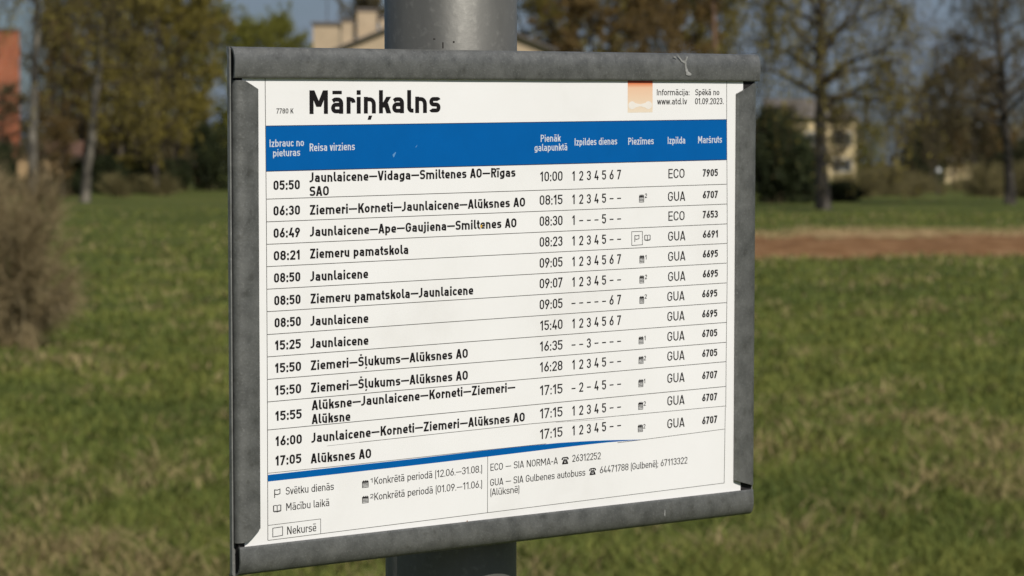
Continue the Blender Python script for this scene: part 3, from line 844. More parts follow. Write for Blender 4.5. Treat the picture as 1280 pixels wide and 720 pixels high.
# -- shed with tan walls between the pale trunks
D = 158.0
e = empty('tan_shed', (gx(48, D), D, 0), 'tan walled shed with a red brown roof behind the straight pale trunk', 'shed')
x0, x1 = gx(17, D) - gx(48, D), gx(78, D) - gx(48, D)
zt = gz(194, D)
m = MB(); m.box(x0, -0.28, 0, 3, -0.3, zt); m.box(0.1, x1, 0.0, 3, -0.3, zt - 0.02); m.box(-0.28, 0.1, 1.2, 3, -0.3, zt - 0.04)
m.build('wall', M_WOOD, e)
m = MB()
m.quad((x0 + 0.7, -0.3, zt), (x1 + 1.1, -0.3, zt), (x1 + 0.9, 1.8, gz(176, D)), (x0 + 0.9, 1.8, gz(176, D)))
m.quad((x0 + 0.7, 3.6, zt), (x1 + 1.1, 3.6, zt), (x1 + 0.9, 1.81, gz(176, D)), (x0 + 0.9, 1.81, gz(176, D)))
m.build('roof', M_ROOFR, e)
m = MB(); m.box(-0.27, 0.09, 1.1, 1.19, -0.2, zt - 0.3); m.build('door', M_ROOFG, e)

# -- yellow house on the right
D = 300.0
e = empty('yellow_house', (gx(1030, D), D, 0), 'yellow two storey house with grey brown roof behind the birch trunk', 'house')
x0, x1 = gx(962, D) - gx(1030, D), gx(1069, D) - gx(1030, D)
ze = gz(146, D); zr = gz(122, D)
m = MB(); m.box(x0, x1, 0, 9, -0.3, ze); m.build('wall', M_YEL, e)
m = MB()
m.quad((x0 - 0.5, -0.6, ze - 0.05), (x1 + 0.5, -0.6, ze - 0.05), (x1 - 2.8, 4.5, zr), (x0 - 0.3, 4.5, zr))
m.quad((x1 + 0.5, 9.6, ze - 0.05), (x0 - 0.5, 9.6, ze - 0.05), (x0 - 0.3, 4.5, zr), (x1 - 2.8, 4.5, zr))
m.quad((x1 + 0.5, -0.6, ze - 0.05), (x1 + 0.5, 9.6, ze - 0.05), (x1 - 2.8, 4.5, zr))
m.quad((x0 - 0.5, 9.6, ze - 0.05), (x0 - 0.5, -0.6, ze - 0.05), (x0 - 0.3, 4.5, zr))
m.build('roof', M_ROOFG, e)
for wx in (-3.6, -1.0, 1.8):
    for wz in (0.9, 3.55):
        add_window(e, wx, wz, 1.5 if wx < 1 else 1.7, 1.15, 0.0)

# -- little cream shed at the right
D = 255.0
e = empty('cream_shed', (gx(1199, D), D, 0), 'little cream shed with a dark roof under the round brown tree', 'shed')
hw = 19 / F_PX * D; zt = gz(203, D)
m = MB(); m.box(-hw, -0.3, 0, 2.4, -0.3, zt); m.box(-0.1, hw, 0, 2.4, -0.3, zt); m.box(-0.3, -0.1, 0.06, 2.34, -0.3, zt - 0.01); m.build('wall', M_YEL, e)
m = MB(); m.quad((-hw - 0.3, -0.3, zt), (hw + 0.3, -0.3, zt), (hw + 0.1, 1.2, zt + 0.6), (-hw - 0.1, 1.2, zt + 0.6)); m.quad((hw + 0.3, 2.7, zt), (-hw - 0.3, 2.7, zt), (-hw - 0.1, 1.205, zt + 0.6), (hw + 0.1, 1.205, zt + 0.6))
m.build('roof', M_ROOFG, e)

# white globe on a stake, added to stand in for a bright glint
e = empty('glint_globe', (gx(1172, 150), 150.0, 0), 'small white globe added in place of a bright glint left of the cream shed', 'glint_marker')
zc = gz(213, 150)
bm_v = []; m = MB(); m.cyl((0, 0, -0.05), (0, 0, zc), 0.02, 0.02, 8); m.build('stake', M_ROOFG, e)
m = MB()
for i in range(8):
    t0, t1 = math.pi * i / 8, math.pi * (i + 1) / 8
    for j in range(14):
        a0, a1 = 2 * math.pi * j / 14, 2 * math.pi * (j + 1) / 14
        s_ = lambda t, a: (0.13 * math.sin(t) * math.cos(a), 0.13 * math.sin(t) * math.sin(a), zc + 0.13 * math.cos(t))
        m.quad(s_(t1, a0), s_(t1, a1), s_(t0, a1), s_(t0, a0))
m.build('globe', mat_plain("white_glass", (0.85, 0.85, 0.83), rough=0.08, spec=0.9), e, smooth=True)

# ================================================================== POST AND TIMETABLE BOARD
DX = Vector((0.7619475934501787, 0.6473487595393748, 0.019376489834692905))     # along the board
BK = Vector((-0.6476380298641838, 0.7615632094670385, 0.024216941588527892))    # into the board
UP = Vector((0.0009203853104568497, -0.03100099206632627, 0.9995189299767083))
ORG = Vector((-0.10575629120076174, 1.3011978824365358, 1.6163511823768508))
BM = Matrix(((DX.x, BK.x, UP.x, ORG.x), (DX.y, BK.y, UP.y, ORG.y), (DX.z, BK.z, UP.z, ORG.z), (0, 0, 0, 1)))

M_ZINC = galvanised("galvanised_post", (0.115, 0.112, 0.100), (0.175, 0.170, 0.152), scale=30, rough=0.5, metal=0.4, streak=(1, 1, 0.28))
M_RAIL = galvanised("weathered_aluminium", (0.105, 0.106, 0.100), (0.215, 0.215, 0.203), scale=110, rough=0.42, metal=0.45)
M_LIP = galvanised("frame_back_metal", (0.20, 0.20, 0.19), (0.32, 0.32, 0.30), scale=60, rough=0.45, metal=0.4)
M_DARKGAP = mat_plain("dark_plastic", (0.022, 0.020, 0.020), rough=0.8)
M_PAPER = mat_noise("paper", [(0.28, (0.775, 0.76, 0.735)), (0.45, (0.83, 0.82, 0.80)), (0.7, (0.86, 0.85, 0.835))], scale=14, detail=6, rough=0.42, bump=0.10, bscale=22, spec=0.35, bdist=0.0012)
def ink(name, c, rough=0.5):
    return mat_noise(name, [(0.3, [k * 0.92 for k in c]), (0.7, c)], scale=60, detail=4, rough=rough, spec=0.12)
INK_BLACK = ink("ink_black", (0.013, 0.011, 0.012))
INK_GREY = ink("ink_grey", (0.035, 0.033, 0.032))
INK_LINE = ink("ink_line", (0.07, 0.066, 0.06))
INK_BLUE = ink("ink_blue", (0.001, 0.108, 0.37), 0.42)
INK_DBLUE = ink("ink_dark_blue", (0.02, 0.045, 0.12))
INK_WHITE = ink("ink_white", (0.62, 0.66, 0.72))

# --- post (own thing; the board is clamped to it)
ax_off = BM @ Vector((0.1438, 0.0506, 0.0))
tt = (0.0 - ax_off.z) / UP.z
foot = ax_off + UP * tt
post = bpy.data.objects.new('bus_stop_post', None)
post.empty_display_size = 0.2
link(post)
post.matrix_world = Matrix(((DX.x, BK.x, UP.x, foot.x), (DX.y, BK.y, UP.y, foot.y), (DX.z, BK.z, UP.z, foot.z), (0, 0, 0, 1)))
tag(post, 'round galvanised steel bus stop post rising behind the timetable board', 'post')
m = MB(); m.cyl((0, 0, -0.15), (0, 0, 2.75), 0.0313, 0.0313, 96)
m.build('tube', M_ZINC, post, smooth=True)
m = MB(); m.cyl((0, 0, 2.75), (0, 0, 2.765), 0.0325, 0.029, 48); m.build('cap', M_DARKGAP, post)
m = MB(); m.cyl((0, 0, -0.02), (0, 0, 0.05), 0.16, 0.13, 24); m.build('concrete_footing', M_ROOFG, post)
# zinc run marks and small chips on the tube
def on_tube(name, ang, z, w, h, mat, dr=0.00012):
    m = MB(); N = 4
    R_ = 0.0312 + dr
    for i in range(N):
        a0 = ang + w / R_ * (i / N - 0.5); a1 = ang + w / R_ * ((i + 1) / N - 0.5)
        p = lambda a, zz: (R_ * math.sin(a), -R_ * math.cos(a), zz)
        m.quad(p(a0, z), p(a1, z), p(a1, z + h), p(a0, z + h))
    return m.build(name, mat, post)
zt_ = (BM @ Vector((0, 0, 0.0)) - foot).dot(UP)
M_CHIP = mat_plain("rust_chip", (0.03, 0.026, 0.022), rough=0.8)
on_tube('drip_mark', -0.80, zt_ + 0.034, 0.0006, 0.0028, M_CHIP)
on_tube('drip_mark', -0.64, zt_ + 0.0365, 0.0008, 0.0009, M_CHIP)
on_tube('drip_mark', -0.93, zt_ + 0.038, 0.0010, 0.0006, M_CHIP)

# --- board
board = bpy.data.objects.new('timetable_board', None)
board.empty_display_size = 0.1
link(board)
board.matrix_world = BM
tag(board, 'bus timetable sheet in a grey metal snap frame clamped to the round post', 'sign')

def P(u, v, w=0.0):            # mm on the sheet (right, down, outward) -> board local metres
    return (u * 1e-3, -w * 1e-3, -v * 1e-3)

def vt(u): return -20.55 + 0.0064 * (u + 15)      # inner edge of the top rail
def vb(u): return 181.0 + 0.0080 * (u + 15)       # inner edge of the bottom rail

PROF = [(0.0, -1.7), (0.12, -0.7), (0.6, 0.15), (1.5, 0.90), (2.8, 1.50), (4.4, 1.90), (6.2, 2.05), (9.0, 1.98), (12.2, 1.72), (13.0, 1.58), (13.3, 1.25)]
def rail(name, pts_fn, width, ends, segs=24, th=0.85):
    """a rolled sheet: pts_fn(a, s, w) -> local point; ends(a) -> (s0, s1) where the sheet starts and stops at offset a"""
    sc = width / 13.3
    outer = [(a * sc, w) for a, w in PROF]
    pr = outer
    nrm = []
    for k in range(len(pr)):
        a0, w0 = pr[max(0, k - 1)]; a1, w1 = pr[min(len(pr) - 1, k + 1)]
        L_ = math.hypot(a1 - a0, w1 - w0); nrm.append((-(w1 - w0) / L_, (a1 - a0) / L_))
    inner = [(a - nx * th, w - nw * th) for (a, w), (nx, nw) in zip(pr, nrm)]
    inner[-1] = (outer[-1][0] - 0.1, outer[-1][1] - 0.9)
    v = []; q = []
    K = len(pr)
    for ring, lst in ((0, outer), (1, inner)):
        for k, (a, w) in enumerate(lst):
            s0, s1 = ends(outer[k][0] / width)
            for i in range(segs + 1):
                s = s0 + (s1 - s0) * i / segs
                dent = 0.10 * (math.sin(s * 0.043 + len(name)) + math.sin(s * 0.11 + 2)) * (0.3 if k > 7 else 0.12)
                v.append(pts_fn(a, s, w + dent))
    idx = lambda ring, k, i: ring * K * (segs + 1) + k * (segs + 1) + i
    for k in range(K - 1):
        for i in range(segs):
            q.append((idx(0, k, i), idx(0, k, i + 1), idx(0, k + 1, i + 1), idx(0, k + 1, i)))
            q.append((idx(1, k, i), idx(1, k + 1, i), idx(1, k + 1, i + 1), idx(1, k, i + 1)))
    front_n = len(q)
    vv = list(v)
    def strip_(pa, pb):
        n0 = len(vv)
        for a_, b_ in zip(pa, pb): vv.append(v[a_]); vv.append(v[b_])
        for i in range(len(pa) - 1): q.append((n0 + 2*i, n0 + 2*i + 1, n0 + 2*i + 3, n0 + 2*i + 2))
    strip_([idx(0, K-1, i) for i in range(segs + 1)], [idx(1, K-1, i) for i in range(segs + 1)])
    strip_([idx(0, 0, i) for i in range(segs + 1)], [idx(1, 0, i) for i in range(segs + 1)])
    strip_([idx(0, k, 0) for k in range(K)], [idx(1, k, 0) for k in range(K)])
    strip_([idx(0, k, segs) for k in range(K)], [idx(1, k, segs) for k in range(K)])
    me = bpy.data.meshes.new(name); me.from_pydata(vv, [], q); me.update()
    for p in me.polygons[:front_n]: p.use_smooth = True
    me.materials.append(M_RAIL)
    o = bpy.data.objects.new(name, me); link(o, board)
    return o
rail('top_rail', lambda a, s, w: P(s, vt(s) - 13.3 + a * 1.0, w), 13.3, lambda t: (-17.4, 297.6))
rail('bottom_rail', lambda a, s, w: P(s, vb(s) + 12.6 - a, w), 12.6, lambda t: (-16.0, 294.9))
LW, RW = 11.8, 14.6
rail('left_rail', lambda a, s, w: P(-16.6 + a, s, w), LW, lambda t: (-19.6 if t < .35 else -19.6 + (t - .35) / .65 * 3.9, 179.4 - 1.0 * t if t < .35 else 179.05 - ((t - .35) / .65) ** 1.15 * 5.6))
rail('right_rail', lambda a, s, w: P(297.0 - a, s, w), RW, lambda t: (-17.6 if t < .2 else -17.6 + (t - .2) / .8 * 4.9, 181.6 if t < .15 else 181.6 - (t - .15) / .85 * 3.5))

# back tray: plate with a standing lip all round (the light strip seen past the rails)
m = MB()
def skewbox(u0, u1, v0, v1, w0, w1, f0=0.0065):
    q = []
    for w in (w0, w1):
        q += [P(u0, v0 + f0 * u0, w), P(u1, v0 + f0 * u1, w), P(u1, v1 + f0 * u1, w), P(u0, v1 + f0 * u0, w)]
    n = len(m.v); m.v += q
    for f in ((0,1,2,3),(7,6,5,4),(0,4,5,1),(1,5,6,2),(2,6,7,3),(3,7,4,0)): m.f.append(tuple(n + i for i in f))
skewbox(-16.6, 296.4, -33.0, 193.0, -4.2, -3.0)
m.build('back_plate', M_LIP, board)
for (a0, a1, b0, b1) in ((-18.0, -17.3, -33.2, 193.2), (296.4, 297.1, -33.2, 193.2)):
    m = MB(); skewbox(a0, a1, b0, b1, -3.0, -1.2); m.build('back_lip', M_LIP, board)
for (b0, b1) in ((-33.8, -33.0), (193.0, 193.8)):
    m = MB(); skewbox(-17.6, 296.4, b0, b1, -4.1, -1.9); m.build('back_lip', M_LIP, board)
m = MB(); skewbox(-15.2, 295.0, -31.5, 191.6, -3.0, -0.35); m.build('backing_sheet', M_DARKGAP, board)

# brackets and band clamps at the back
for vc in (25.0, 135.0):
    m = MB()
    m.box(0.1238, 0.1638, 0.0042, 0.0165, -vc*1e-3 - 0.014, -vc*1e-3 + 0.014)
    br = m.build('clamp_bracket', M_LIP, board)
    m = MB(); R_ = 0.0315
    for i in range(28):
        a0 = math.radians(-60 + 300 * i / 28); a1 = math.radians(-60 + 300 * (i + 1) / 28)
        pt = lambda a, r, z: (0.1438 + r * math.cos(a), 0.0506 + r * math.sin(a), z)
        z0, z1 = -vc*1e-3 - 0.008, -vc*1e-3 + 0.008
        m.quad(pt(a0, R_ + .0012, z0), pt(a1, R_ + .0012, z0), pt(a1, R_ + .0012, z1), pt(a0, R_ + .0012, z1))
        m.quad(pt(a0, R_, z1), pt(a1, R_, z1), pt(a1, R_, z0), pt(a0, R_, z0))
        m.quad(pt(a0, R_, z1), pt(a0, R_ + .0012, z1), pt(a1, R_ + .0012, z1), pt(a1, R_, z1))
        m.quad(pt(a0, R_ + .0012, z0), pt(a0, R_, z0), pt(a1, R_, z0), pt(a1, R_ + .0012, z0))
    m.build('band', M_LIP, br)

# marks on the metal
def splat(name, pts, w, mat, parent=board):
    m = MB(); m.quad(*[P(u, v, w) for u, v in pts]); return m.build(name, mat, parent)
M_BIRD = mat_noise("bird_mark", [(0.35, (0.17, 0.17, 0.16)), (0.65, (0.36, 0.36, 0.34))], scale=400, rough=0.9)

TEXTS = [
    ('title', 'Māriņkalns', 23.27, -4.91, 96.49, -4.81, 10.16, 0.215),
    ('code', '7780 K', 5.59, -5.24, 14.67, -5.26, 2.06, 0.16),
    ('head', 'Ịzbrauc no', 1.86, 9.1, 20.14, 8.97, 2.96, 0.16),
    ('head', 'pieturas', 3.66, 13.29, 18.09, 13.17, 2.96, 0.16),
    ('head', 'Reisa virziens', 23.27, 11.28, 47.94, 11.16, 3.13, 0.16),
    ('head', 'Pienāk', 156.22, 9.16, 168.55, 9.12, 3.07, 0.16),
    ('head', 'galapunktā', 152.41, 13.43, 172.54, 13.32, 3.07, 0.16),
    ('head', 'Ịzpildes dienas', 177.22, 11.15, 204.04, 11.07, 3.1, 0.16),
    ('head', 'Piezīmes', 211.24, 11.34, 227.76, 11.32, 3.11, 0.16),
    ('head', 'Ịzpilda', 236.96, 11.31, 248.46, 11.29, 3.11, 0.16),
    ('head', 'Maršruts', 257.19, 11.34, 273.25, 11.27, 3.14, 0.16),
    ('info', 'Informācija:', 229.72, -12.06, 251.23, -12.0, 2.71, 0.155),
    ('info', 'www.atd.lv', 229.9, -7.66, 249.72, -7.61, 2.79, 0.155),
    ('info', 'Spēkā no', 255.14, -11.98, 271.32, -11.94, 2.74, 0.155),
    ('info', '01.09.2023.', 255.06, -7.57, 274.29, -7.52, 2.82, 0.155),
    ('time', '05:50', 3.83, 27.74, 17.89, 27.72, 3.9, 0.222),
    ('time', '06:30', 3.77, 38.76, 17.92, 38.74, 3.9, 0.222),
    ('time', '06:49', 3.79, 48.4, 17.91, 48.39, 3.91, 0.222),
    ('time', '08:21', 3.82, 58.19, 17.65, 58.18, 3.91, 0.222),
    ('time', '08:50', 3.89, 67.79, 17.94, 67.77, 3.91, 0.222),
    ('time', '08:50', 3.96, 77.61, 18.02, 77.59, 3.92, 0.222),
    ('time', '08:50', 4.08, 87.26, 18.14, 87.23, 3.92, 0.222),
    ('time', '15:25', 4.32, 97.08, 18.09, 97.06, 3.93, 0.222),
    ('time', '15:50', 4.3, 106.96, 18.13, 106.94, 3.93, 0.222),
    ('time', '15:50', 4.25, 116.71, 18.13, 116.68, 3.94, 0.222),
    ('time', '15:55', 4.31, 127.84, 18.37, 127.8, 3.94, 0.222),
    ('time', '16:00', 4.33, 138.84, 18.4, 138.85, 3.95, 0.222),
    ('time', '17:05', 4.24, 147.39, 18.06, 147.37, 3.95, 0.222),
    ('route', 'Jaunlaicene—Vidaga—Smiltenes AO—Rīgas', 23.21, 24.78, 140.86, 24.98, 3.97, 0.222),
    ('route', 'SAO', 23.18, 30.81, 33.61, 30.8, 3.97, 0.222),
    ('route', 'Ziemeri—Korneti—Jaunlaicene—Alūksnes AO', 23.27, 38.97, 146.7, 38.89, 3.97, 0.222),
    ('route', 'Jaunlaicene—Ape—Gaujiena—Smiltenes AO', 23.35, 48.43, 141.47, 48.31, 3.98, 0.222),
    ('route', 'Ziemeru pamatskola', 23.31, 58.07, 77.85, 58.18, 3.98, 0.222),
    ('route', 'Jaunlaicene', 23.39, 67.97, 55.14, 68.03, 3.99, 0.222),
    ('route', 'Ziemeru pamatskola—Jaunlaicene', 23.47, 77.74, 115.61, 78.15, 3.99, 0.222),
    ('route', 'Jaunlaicene', 23.43, 87.48, 55.21, 87.81, 4.0, 0.222),
    ('route', 'Jaunlaicene', 23.42, 97.3, 55.22, 97.64, 4.0, 0.222),
    ('route', 'Ziemeri—Šļukums—Alūksnes AO', 23.46, 107.0, 112.43, 106.95, 4.0, 0.222),
    ('route', 'Ziemeri—Šļukums—Alūksnes AO', 23.46, 116.84, 112.43, 117.0, 4.01, 0.222),
    ('route', 'Alūksne—Jaunlaicene—Korneti—Ziemeri—', 23.81, 124.61, 140.89, 124.34, 4.01, 0.222),
    ('route', 'Alūksne', 23.78, 130.7, 45.03, 130.81, 4.01, 0.222),
    ('route', 'Jaunlaicene—Korneti—Ziemeri—Alūksnes AO', 23.7, 138.91, 146.67, 138.7, 4.02, 0.222),
    ('route', 'Alūksnes AO', 23.18, 148.0, 56.59, 148.37, 4.02, 0.222),
    ('time', '10:00', 156.02, 27.5, 169.7, 27.47, 4.23, 0.16),
    ('days', '1234567', 175.68, 27.61, 206.58, 27.57, 4.23, 0.16),
    ('op', 'ECO', 237.54, 27.89, 248.2, 27.87, 4.19, 0.145),
    ('num', '7905', 260.48, 27.55, 270.66, 27.54, 3.34, 0.222),
    ('time', '08:15', 155.65, 38.44, 169.73, 38.43, 4.23, 0.16),
    ('days', '12345--', 175.71, 38.56, 206.64, 38.53, 4.23, 0.16),
    ('op', 'GUA', 237.34, 38.9, 248.76, 38.9, 4.2, 0.145),
    ('num', '6707', 260.56, 38.21, 270.75, 38.2, 3.35, 0.222),
    ('time', '08:30', 155.67, 48.22, 169.75, 48.2, 4.24, 0.16),
    ('days', '1---5--', 175.74, 48.34, 206.68, 48.31, 4.24, 0.16),
    ('op', 'ECO', 237.67, 48.35, 248.35, 48.34, 4.2, 0.145),
    ('num', '7653', 260.63, 47.83, 270.83, 47.82, 3.35, 0.222),
    ('time', '08:23', 155.69, 57.89, 169.78, 57.87, 4.24, 0.16),
    ('days', '12345--', 175.77, 58.0, 206.73, 57.97, 4.24, 0.16),
    ('op', 'GUA', 237.57, 58.07, 249.0, 58.08, 4.21, 0.145),
    ('num', '6691', 260.71, 57.46, 270.9, 57.45, 3.35, 0.222),
    ('time', '09:05', 155.71, 67.64, 169.81, 67.62, 4.25, 0.16),
    ('days', '1234567', 175.8, 67.75, 206.78, 67.71, 4.25, 0.16),
    ('op', 'GUA', 237.63, 67.85, 249.07, 67.85, 4.21, 0.145),
    ('num', '6695', 260.78, 67.1, 270.98, 67.08, 3.36, 0.222),
    ('time', '09:07', 155.73, 77.25, 169.84, 77.23, 4.25, 0.16),
    ('days', '12345--', 175.83, 77.36, 206.82, 77.32, 4.25, 0.16),
    ('op', 'GUA', 237.69, 77.59, 249.14, 77.6, 4.22, 0.145),
    ('num', '6695', 260.85, 76.83, 271.06, 76.81, 3.36, 0.222),
    ('time', '09:05', 155.75, 87.03, 169.86, 87.0, 4.25, 0.16),
    ('days', '-----67', 175.86, 87.12, 206.87, 87.06, 4.26, 0.16),
    ('op', 'GUA', 237.22, 87.17, 248.67, 87.17, 4.22, 0.145),
    ('num', '6695', 260.5, 86.54, 270.7, 86.52, 3.36, 0.222),
    ('time', '15:40', 156.16, 96.87, 169.89, 96.83, 4.26, 0.16),
    ('days', '1234567', 175.89, 96.95, 206.91, 96.9, 4.26, 0.16),
    ('op', 'GUA', 237.29, 96.85, 248.74, 96.86, 4.22, 0.145),
    ('num', '6695', 260.57, 96.37, 270.78, 96.35, 3.37, 0.222),
    ('time', '16:35', 156.04, 106.62, 169.92, 106.58, 4.26, 0.16),
    ('days', '--3----', 175.92, 106.71, 206.96, 106.66, 4.26, 0.16),
    ('op', 'GUA', 237.35, 106.58, 248.8, 106.6, 4.23, 0.145),
    ('num', '6705', 260.64, 106.0, 270.86, 105.99, 3.37, 0.222),
    ('time', '16:28', 156.06, 116.31, 169.95, 116.26, 4.27, 0.16),
    ('days', '12345--', 175.95, 116.38, 207.01, 116.31, 4.27, 0.16),
    ('op', 'GUA', 237.41, 116.13, 248.87, 116.14, 4.23, 0.145),
    ('num', '6705', 260.72, 115.73, 270.94, 115.7, 3.37, 0.222),
    ('time', '17:15', 156.08, 127.21, 169.98, 127.16, 4.27, 0.16),
    ('days', '-2-45--', 175.99, 127.27, 207.06, 127.19, 4.27, 0.16),
    ('op', 'GUA', 237.48, 126.9, 248.94, 126.9, 4.24, 0.145),
    ('num', '6707', 260.8, 126.57, 271.03, 126.54, 3.38, 0.222),
    ('time', '17:15', 156.1, 138.05, 170.01, 138.04, 4.28, 0.16),
    ('days', '12345--', 176.02, 138.18, 207.11, 138.19, 4.28, 0.16),
    ('op', 'GUA', 237.55, 137.87, 249.02, 137.91, 4.24, 0.145),
    ('num', '6707', 260.88, 137.49, 271.11, 137.49, 3.38, 0.222),
    ('time', '17:15', 156.12, 147.78, 170.03, 147.53, 4.28, 0.16),
    ('days', '12345--', 176.05, 147.56, 207.15, 147.05, 4.28, 0.16),
    ('op', 'GUA', 237.62, 149.01, 249.1, 148.88, 4.25, 0.145),
    ('num', '6707', 260.96, 148.79, 271.2, 148.63, 3.39, 0.222),
    ('foot', 'Svētku dienās', 9.65, 160.55, 35.79, 160.72, 3.05, 0.13),
    ('foot', 'Mācību laikā', 9.83, 167.59, 33.2, 167.66, 3.06, 0.13),
    ('foot', 'Nekursē', 10.29, 178.12, 26.05, 178.16, 3.24, 0.13),
    ('sup', '1', 56.29, 159.36, 57.37, 159.38, 1.79, 0.17),
    ('sup', '2', 56.0, 166.41, 57.8, 166.43, 1.8, 0.17),
    ('foot', 'Konkrētā periodā (12.06.—31.08.)', 58.4, 160.37, 120.91, 160.24, 3.05, 0.13),
    ('foot', 'Konkrētā periodā (01.09.—11.06.)', 58.38, 167.45, 120.91, 167.24, 3.06, 0.13),
    ('foot', 'ECO — SIA NORMA-A', 125.94, 160.04, 167.17, 160.32, 3.04, 0.13),
    ('foot', '26312252', 176.24, 160.09, 194.2, 160.26, 3.11, 0.13),
    ('foot', 'GUA — SIA Gulbenes autobuss', 125.8, 167.08, 184.45, 167.26, 3.04, 0.13),
    ('foot', '64471788 (Gulbenē); 67113322', 193.72, 167.07, 251.05, 167.06, 3.06, 0.13),
    ('foot', '(Alūksnē)', 125.94, 171.55, 143.39, 171.6, 2.97, 0.13),
    ('sup', '2', 222.16, 36.91, 223.52, 36.83, 1.99, 0.17),
    ('sup', '1', 222.59, 66.43, 223.42, 66.35, 2.0, 0.17),
    ('sup', '2', 222.38, 75.83, 223.74, 75.78, 2.0, 0.17),
    ('sup', '2', 222.3, 85.24, 223.66, 85.2, 2.0, 0.17),
    ('sup', '1', 222.15, 105.25, 222.98, 105.18, 2.0, 0.17),
    ('sup', '2', 221.94, 114.87, 223.3, 114.84, 2.01, 0.17),
    ('sup', '1', 222.0, 125.97, 222.84, 125.91, 2.01, 0.17),
    ('sup', '2', 221.93, 136.77, 223.29, 136.75, 2.01, 0.17),
    ('sup', '2', 221.73, 147.78, 223.09, 147.76, 2.01, 0.17),
]

# ------------------------------------------------------------------ lettering: a stroke-built condensed grotesque
def fillet(pts, closed=False, n=5):
    """pts: (x, y[, r]) -> dense polyline with rounded corners"""
    pts = [(p + (0,))[:3] if len(p) < 3 else p for p in pts]
    out = []; N = len(pts)
    for i, (x, y, r) in enumerate(pts):
        if (not closed and i in (0, N - 1)) or r <= 1e-6:
            out.append((x, y)); continue
        x0, y0, _ = pts[i - 1]; x1, y1, _ = pts[(i + 1) % N]
        a = Vector((x0 - x, y0 - y)); b = Vector((x1 - x, y1 - y))
        la, lb = a.length, b.length
        if la < 1e-6 or lb < 1e-6: out.append((x, y)); continue
        a /= la; b /= lb
        cosang = max(-1, min(1, a.dot(b))); ang = math.acos(cosang)
        if ang > math.pi - 0.02: out.append((x, y)); continue
        lim_a = la * (1.0 if (not closed and i - 1 == 0) else 0.5); lim_b = lb * (1.0 if (not closed and i + 1 == N - 1) else 0.5)
        tl = min(r / math.tan(ang / 2), lim_a, lim_b)
        rr = tl * math.tan(ang / 2)
        c = Vector((x, y)) + (a + b).normalized() * (rr / math.sin(ang / 2))
        s = Vector((x, y)) + a * tl - c; e = Vector((x, y)) + b * tl - c
        a0 = math.atan2(s.y, s.x); da = math.atan2(e.y, e.x) - a0
        while da > math.pi: da -= 2 * math.pi
        while da < -math.pi: da += 2 * math.pi
        for k in range(n + 1):
            t = a0 + da * k / n; out.append((c.x + rr * math.cos(t), c.y + rr * math.sin(t)))
    o2 = [out[0]]
    for p in out[1:]:
        if math.hypot(p[0] - o2[-1][0], p[1] - o2[-1][1]) > 1e-5: o2.append(p)
    if closed and math.hypot(o2[0][0] - o2[-1][0], o2[0][1] - o2[-1][1]) < 1e-5: o2.pop()
    return o2

class Pen:
    def __init__(self): self.polys = []
    def rect(self, x0, y0, x1, y1): self.polys.append([(x0, y0), (x1, y0), (x1, y1), (x0, y1)])
    def poly(self, p): self.polys.append(list(p))
    def diag(self, xa, ya, xb, yb, t): self.polys.append([(xa - t/2, ya), (xb - t/2, yb), (xb + t/2, yb), (xa + t/2, ya)])
    def path(self, pts, s, closed=False, n=5):
        p = fillet(pts, closed, n); N = len(p); L_, R_ = [], []
        for i in range(N):
            if closed: a, c = p[i - 1], p[(i + 1) % N]
            else: a, c = p[max(0, i - 1)], p[min(N - 1, i + 1)]
            b = p[i]
            d1 = Vector((b[0] - a[0], b[1] - a[1])); d2 = Vector((c[0] - b[0], c[1] - b[1]))
            if d1.length < 1e-7: d1 = d2
            if d2.length < 1e-7: d2 = d1
            d1.normalize(); d2.normalize()
            n1 = Vector((-d1.y, d1.x)); n2 = Vector((-d2.y, d2.x)); mv = n1 + n2
            if mv.length < 1e-4: mv = n1
            mv.normalize(); k = (s / 2) / max(0.45, mv.dot(n1))
            L_.append((b[0] + mv.x * k, b[1] + mv.y * k * .80)); R_.append((b[0] - mv.x * k, b[1] - mv.y * k * .80))
        for i in range(N if closed else N - 1):
            j = (i + 1) % N
            self.polys.append([R_[i], R_[j], L_[j], L_[i]])

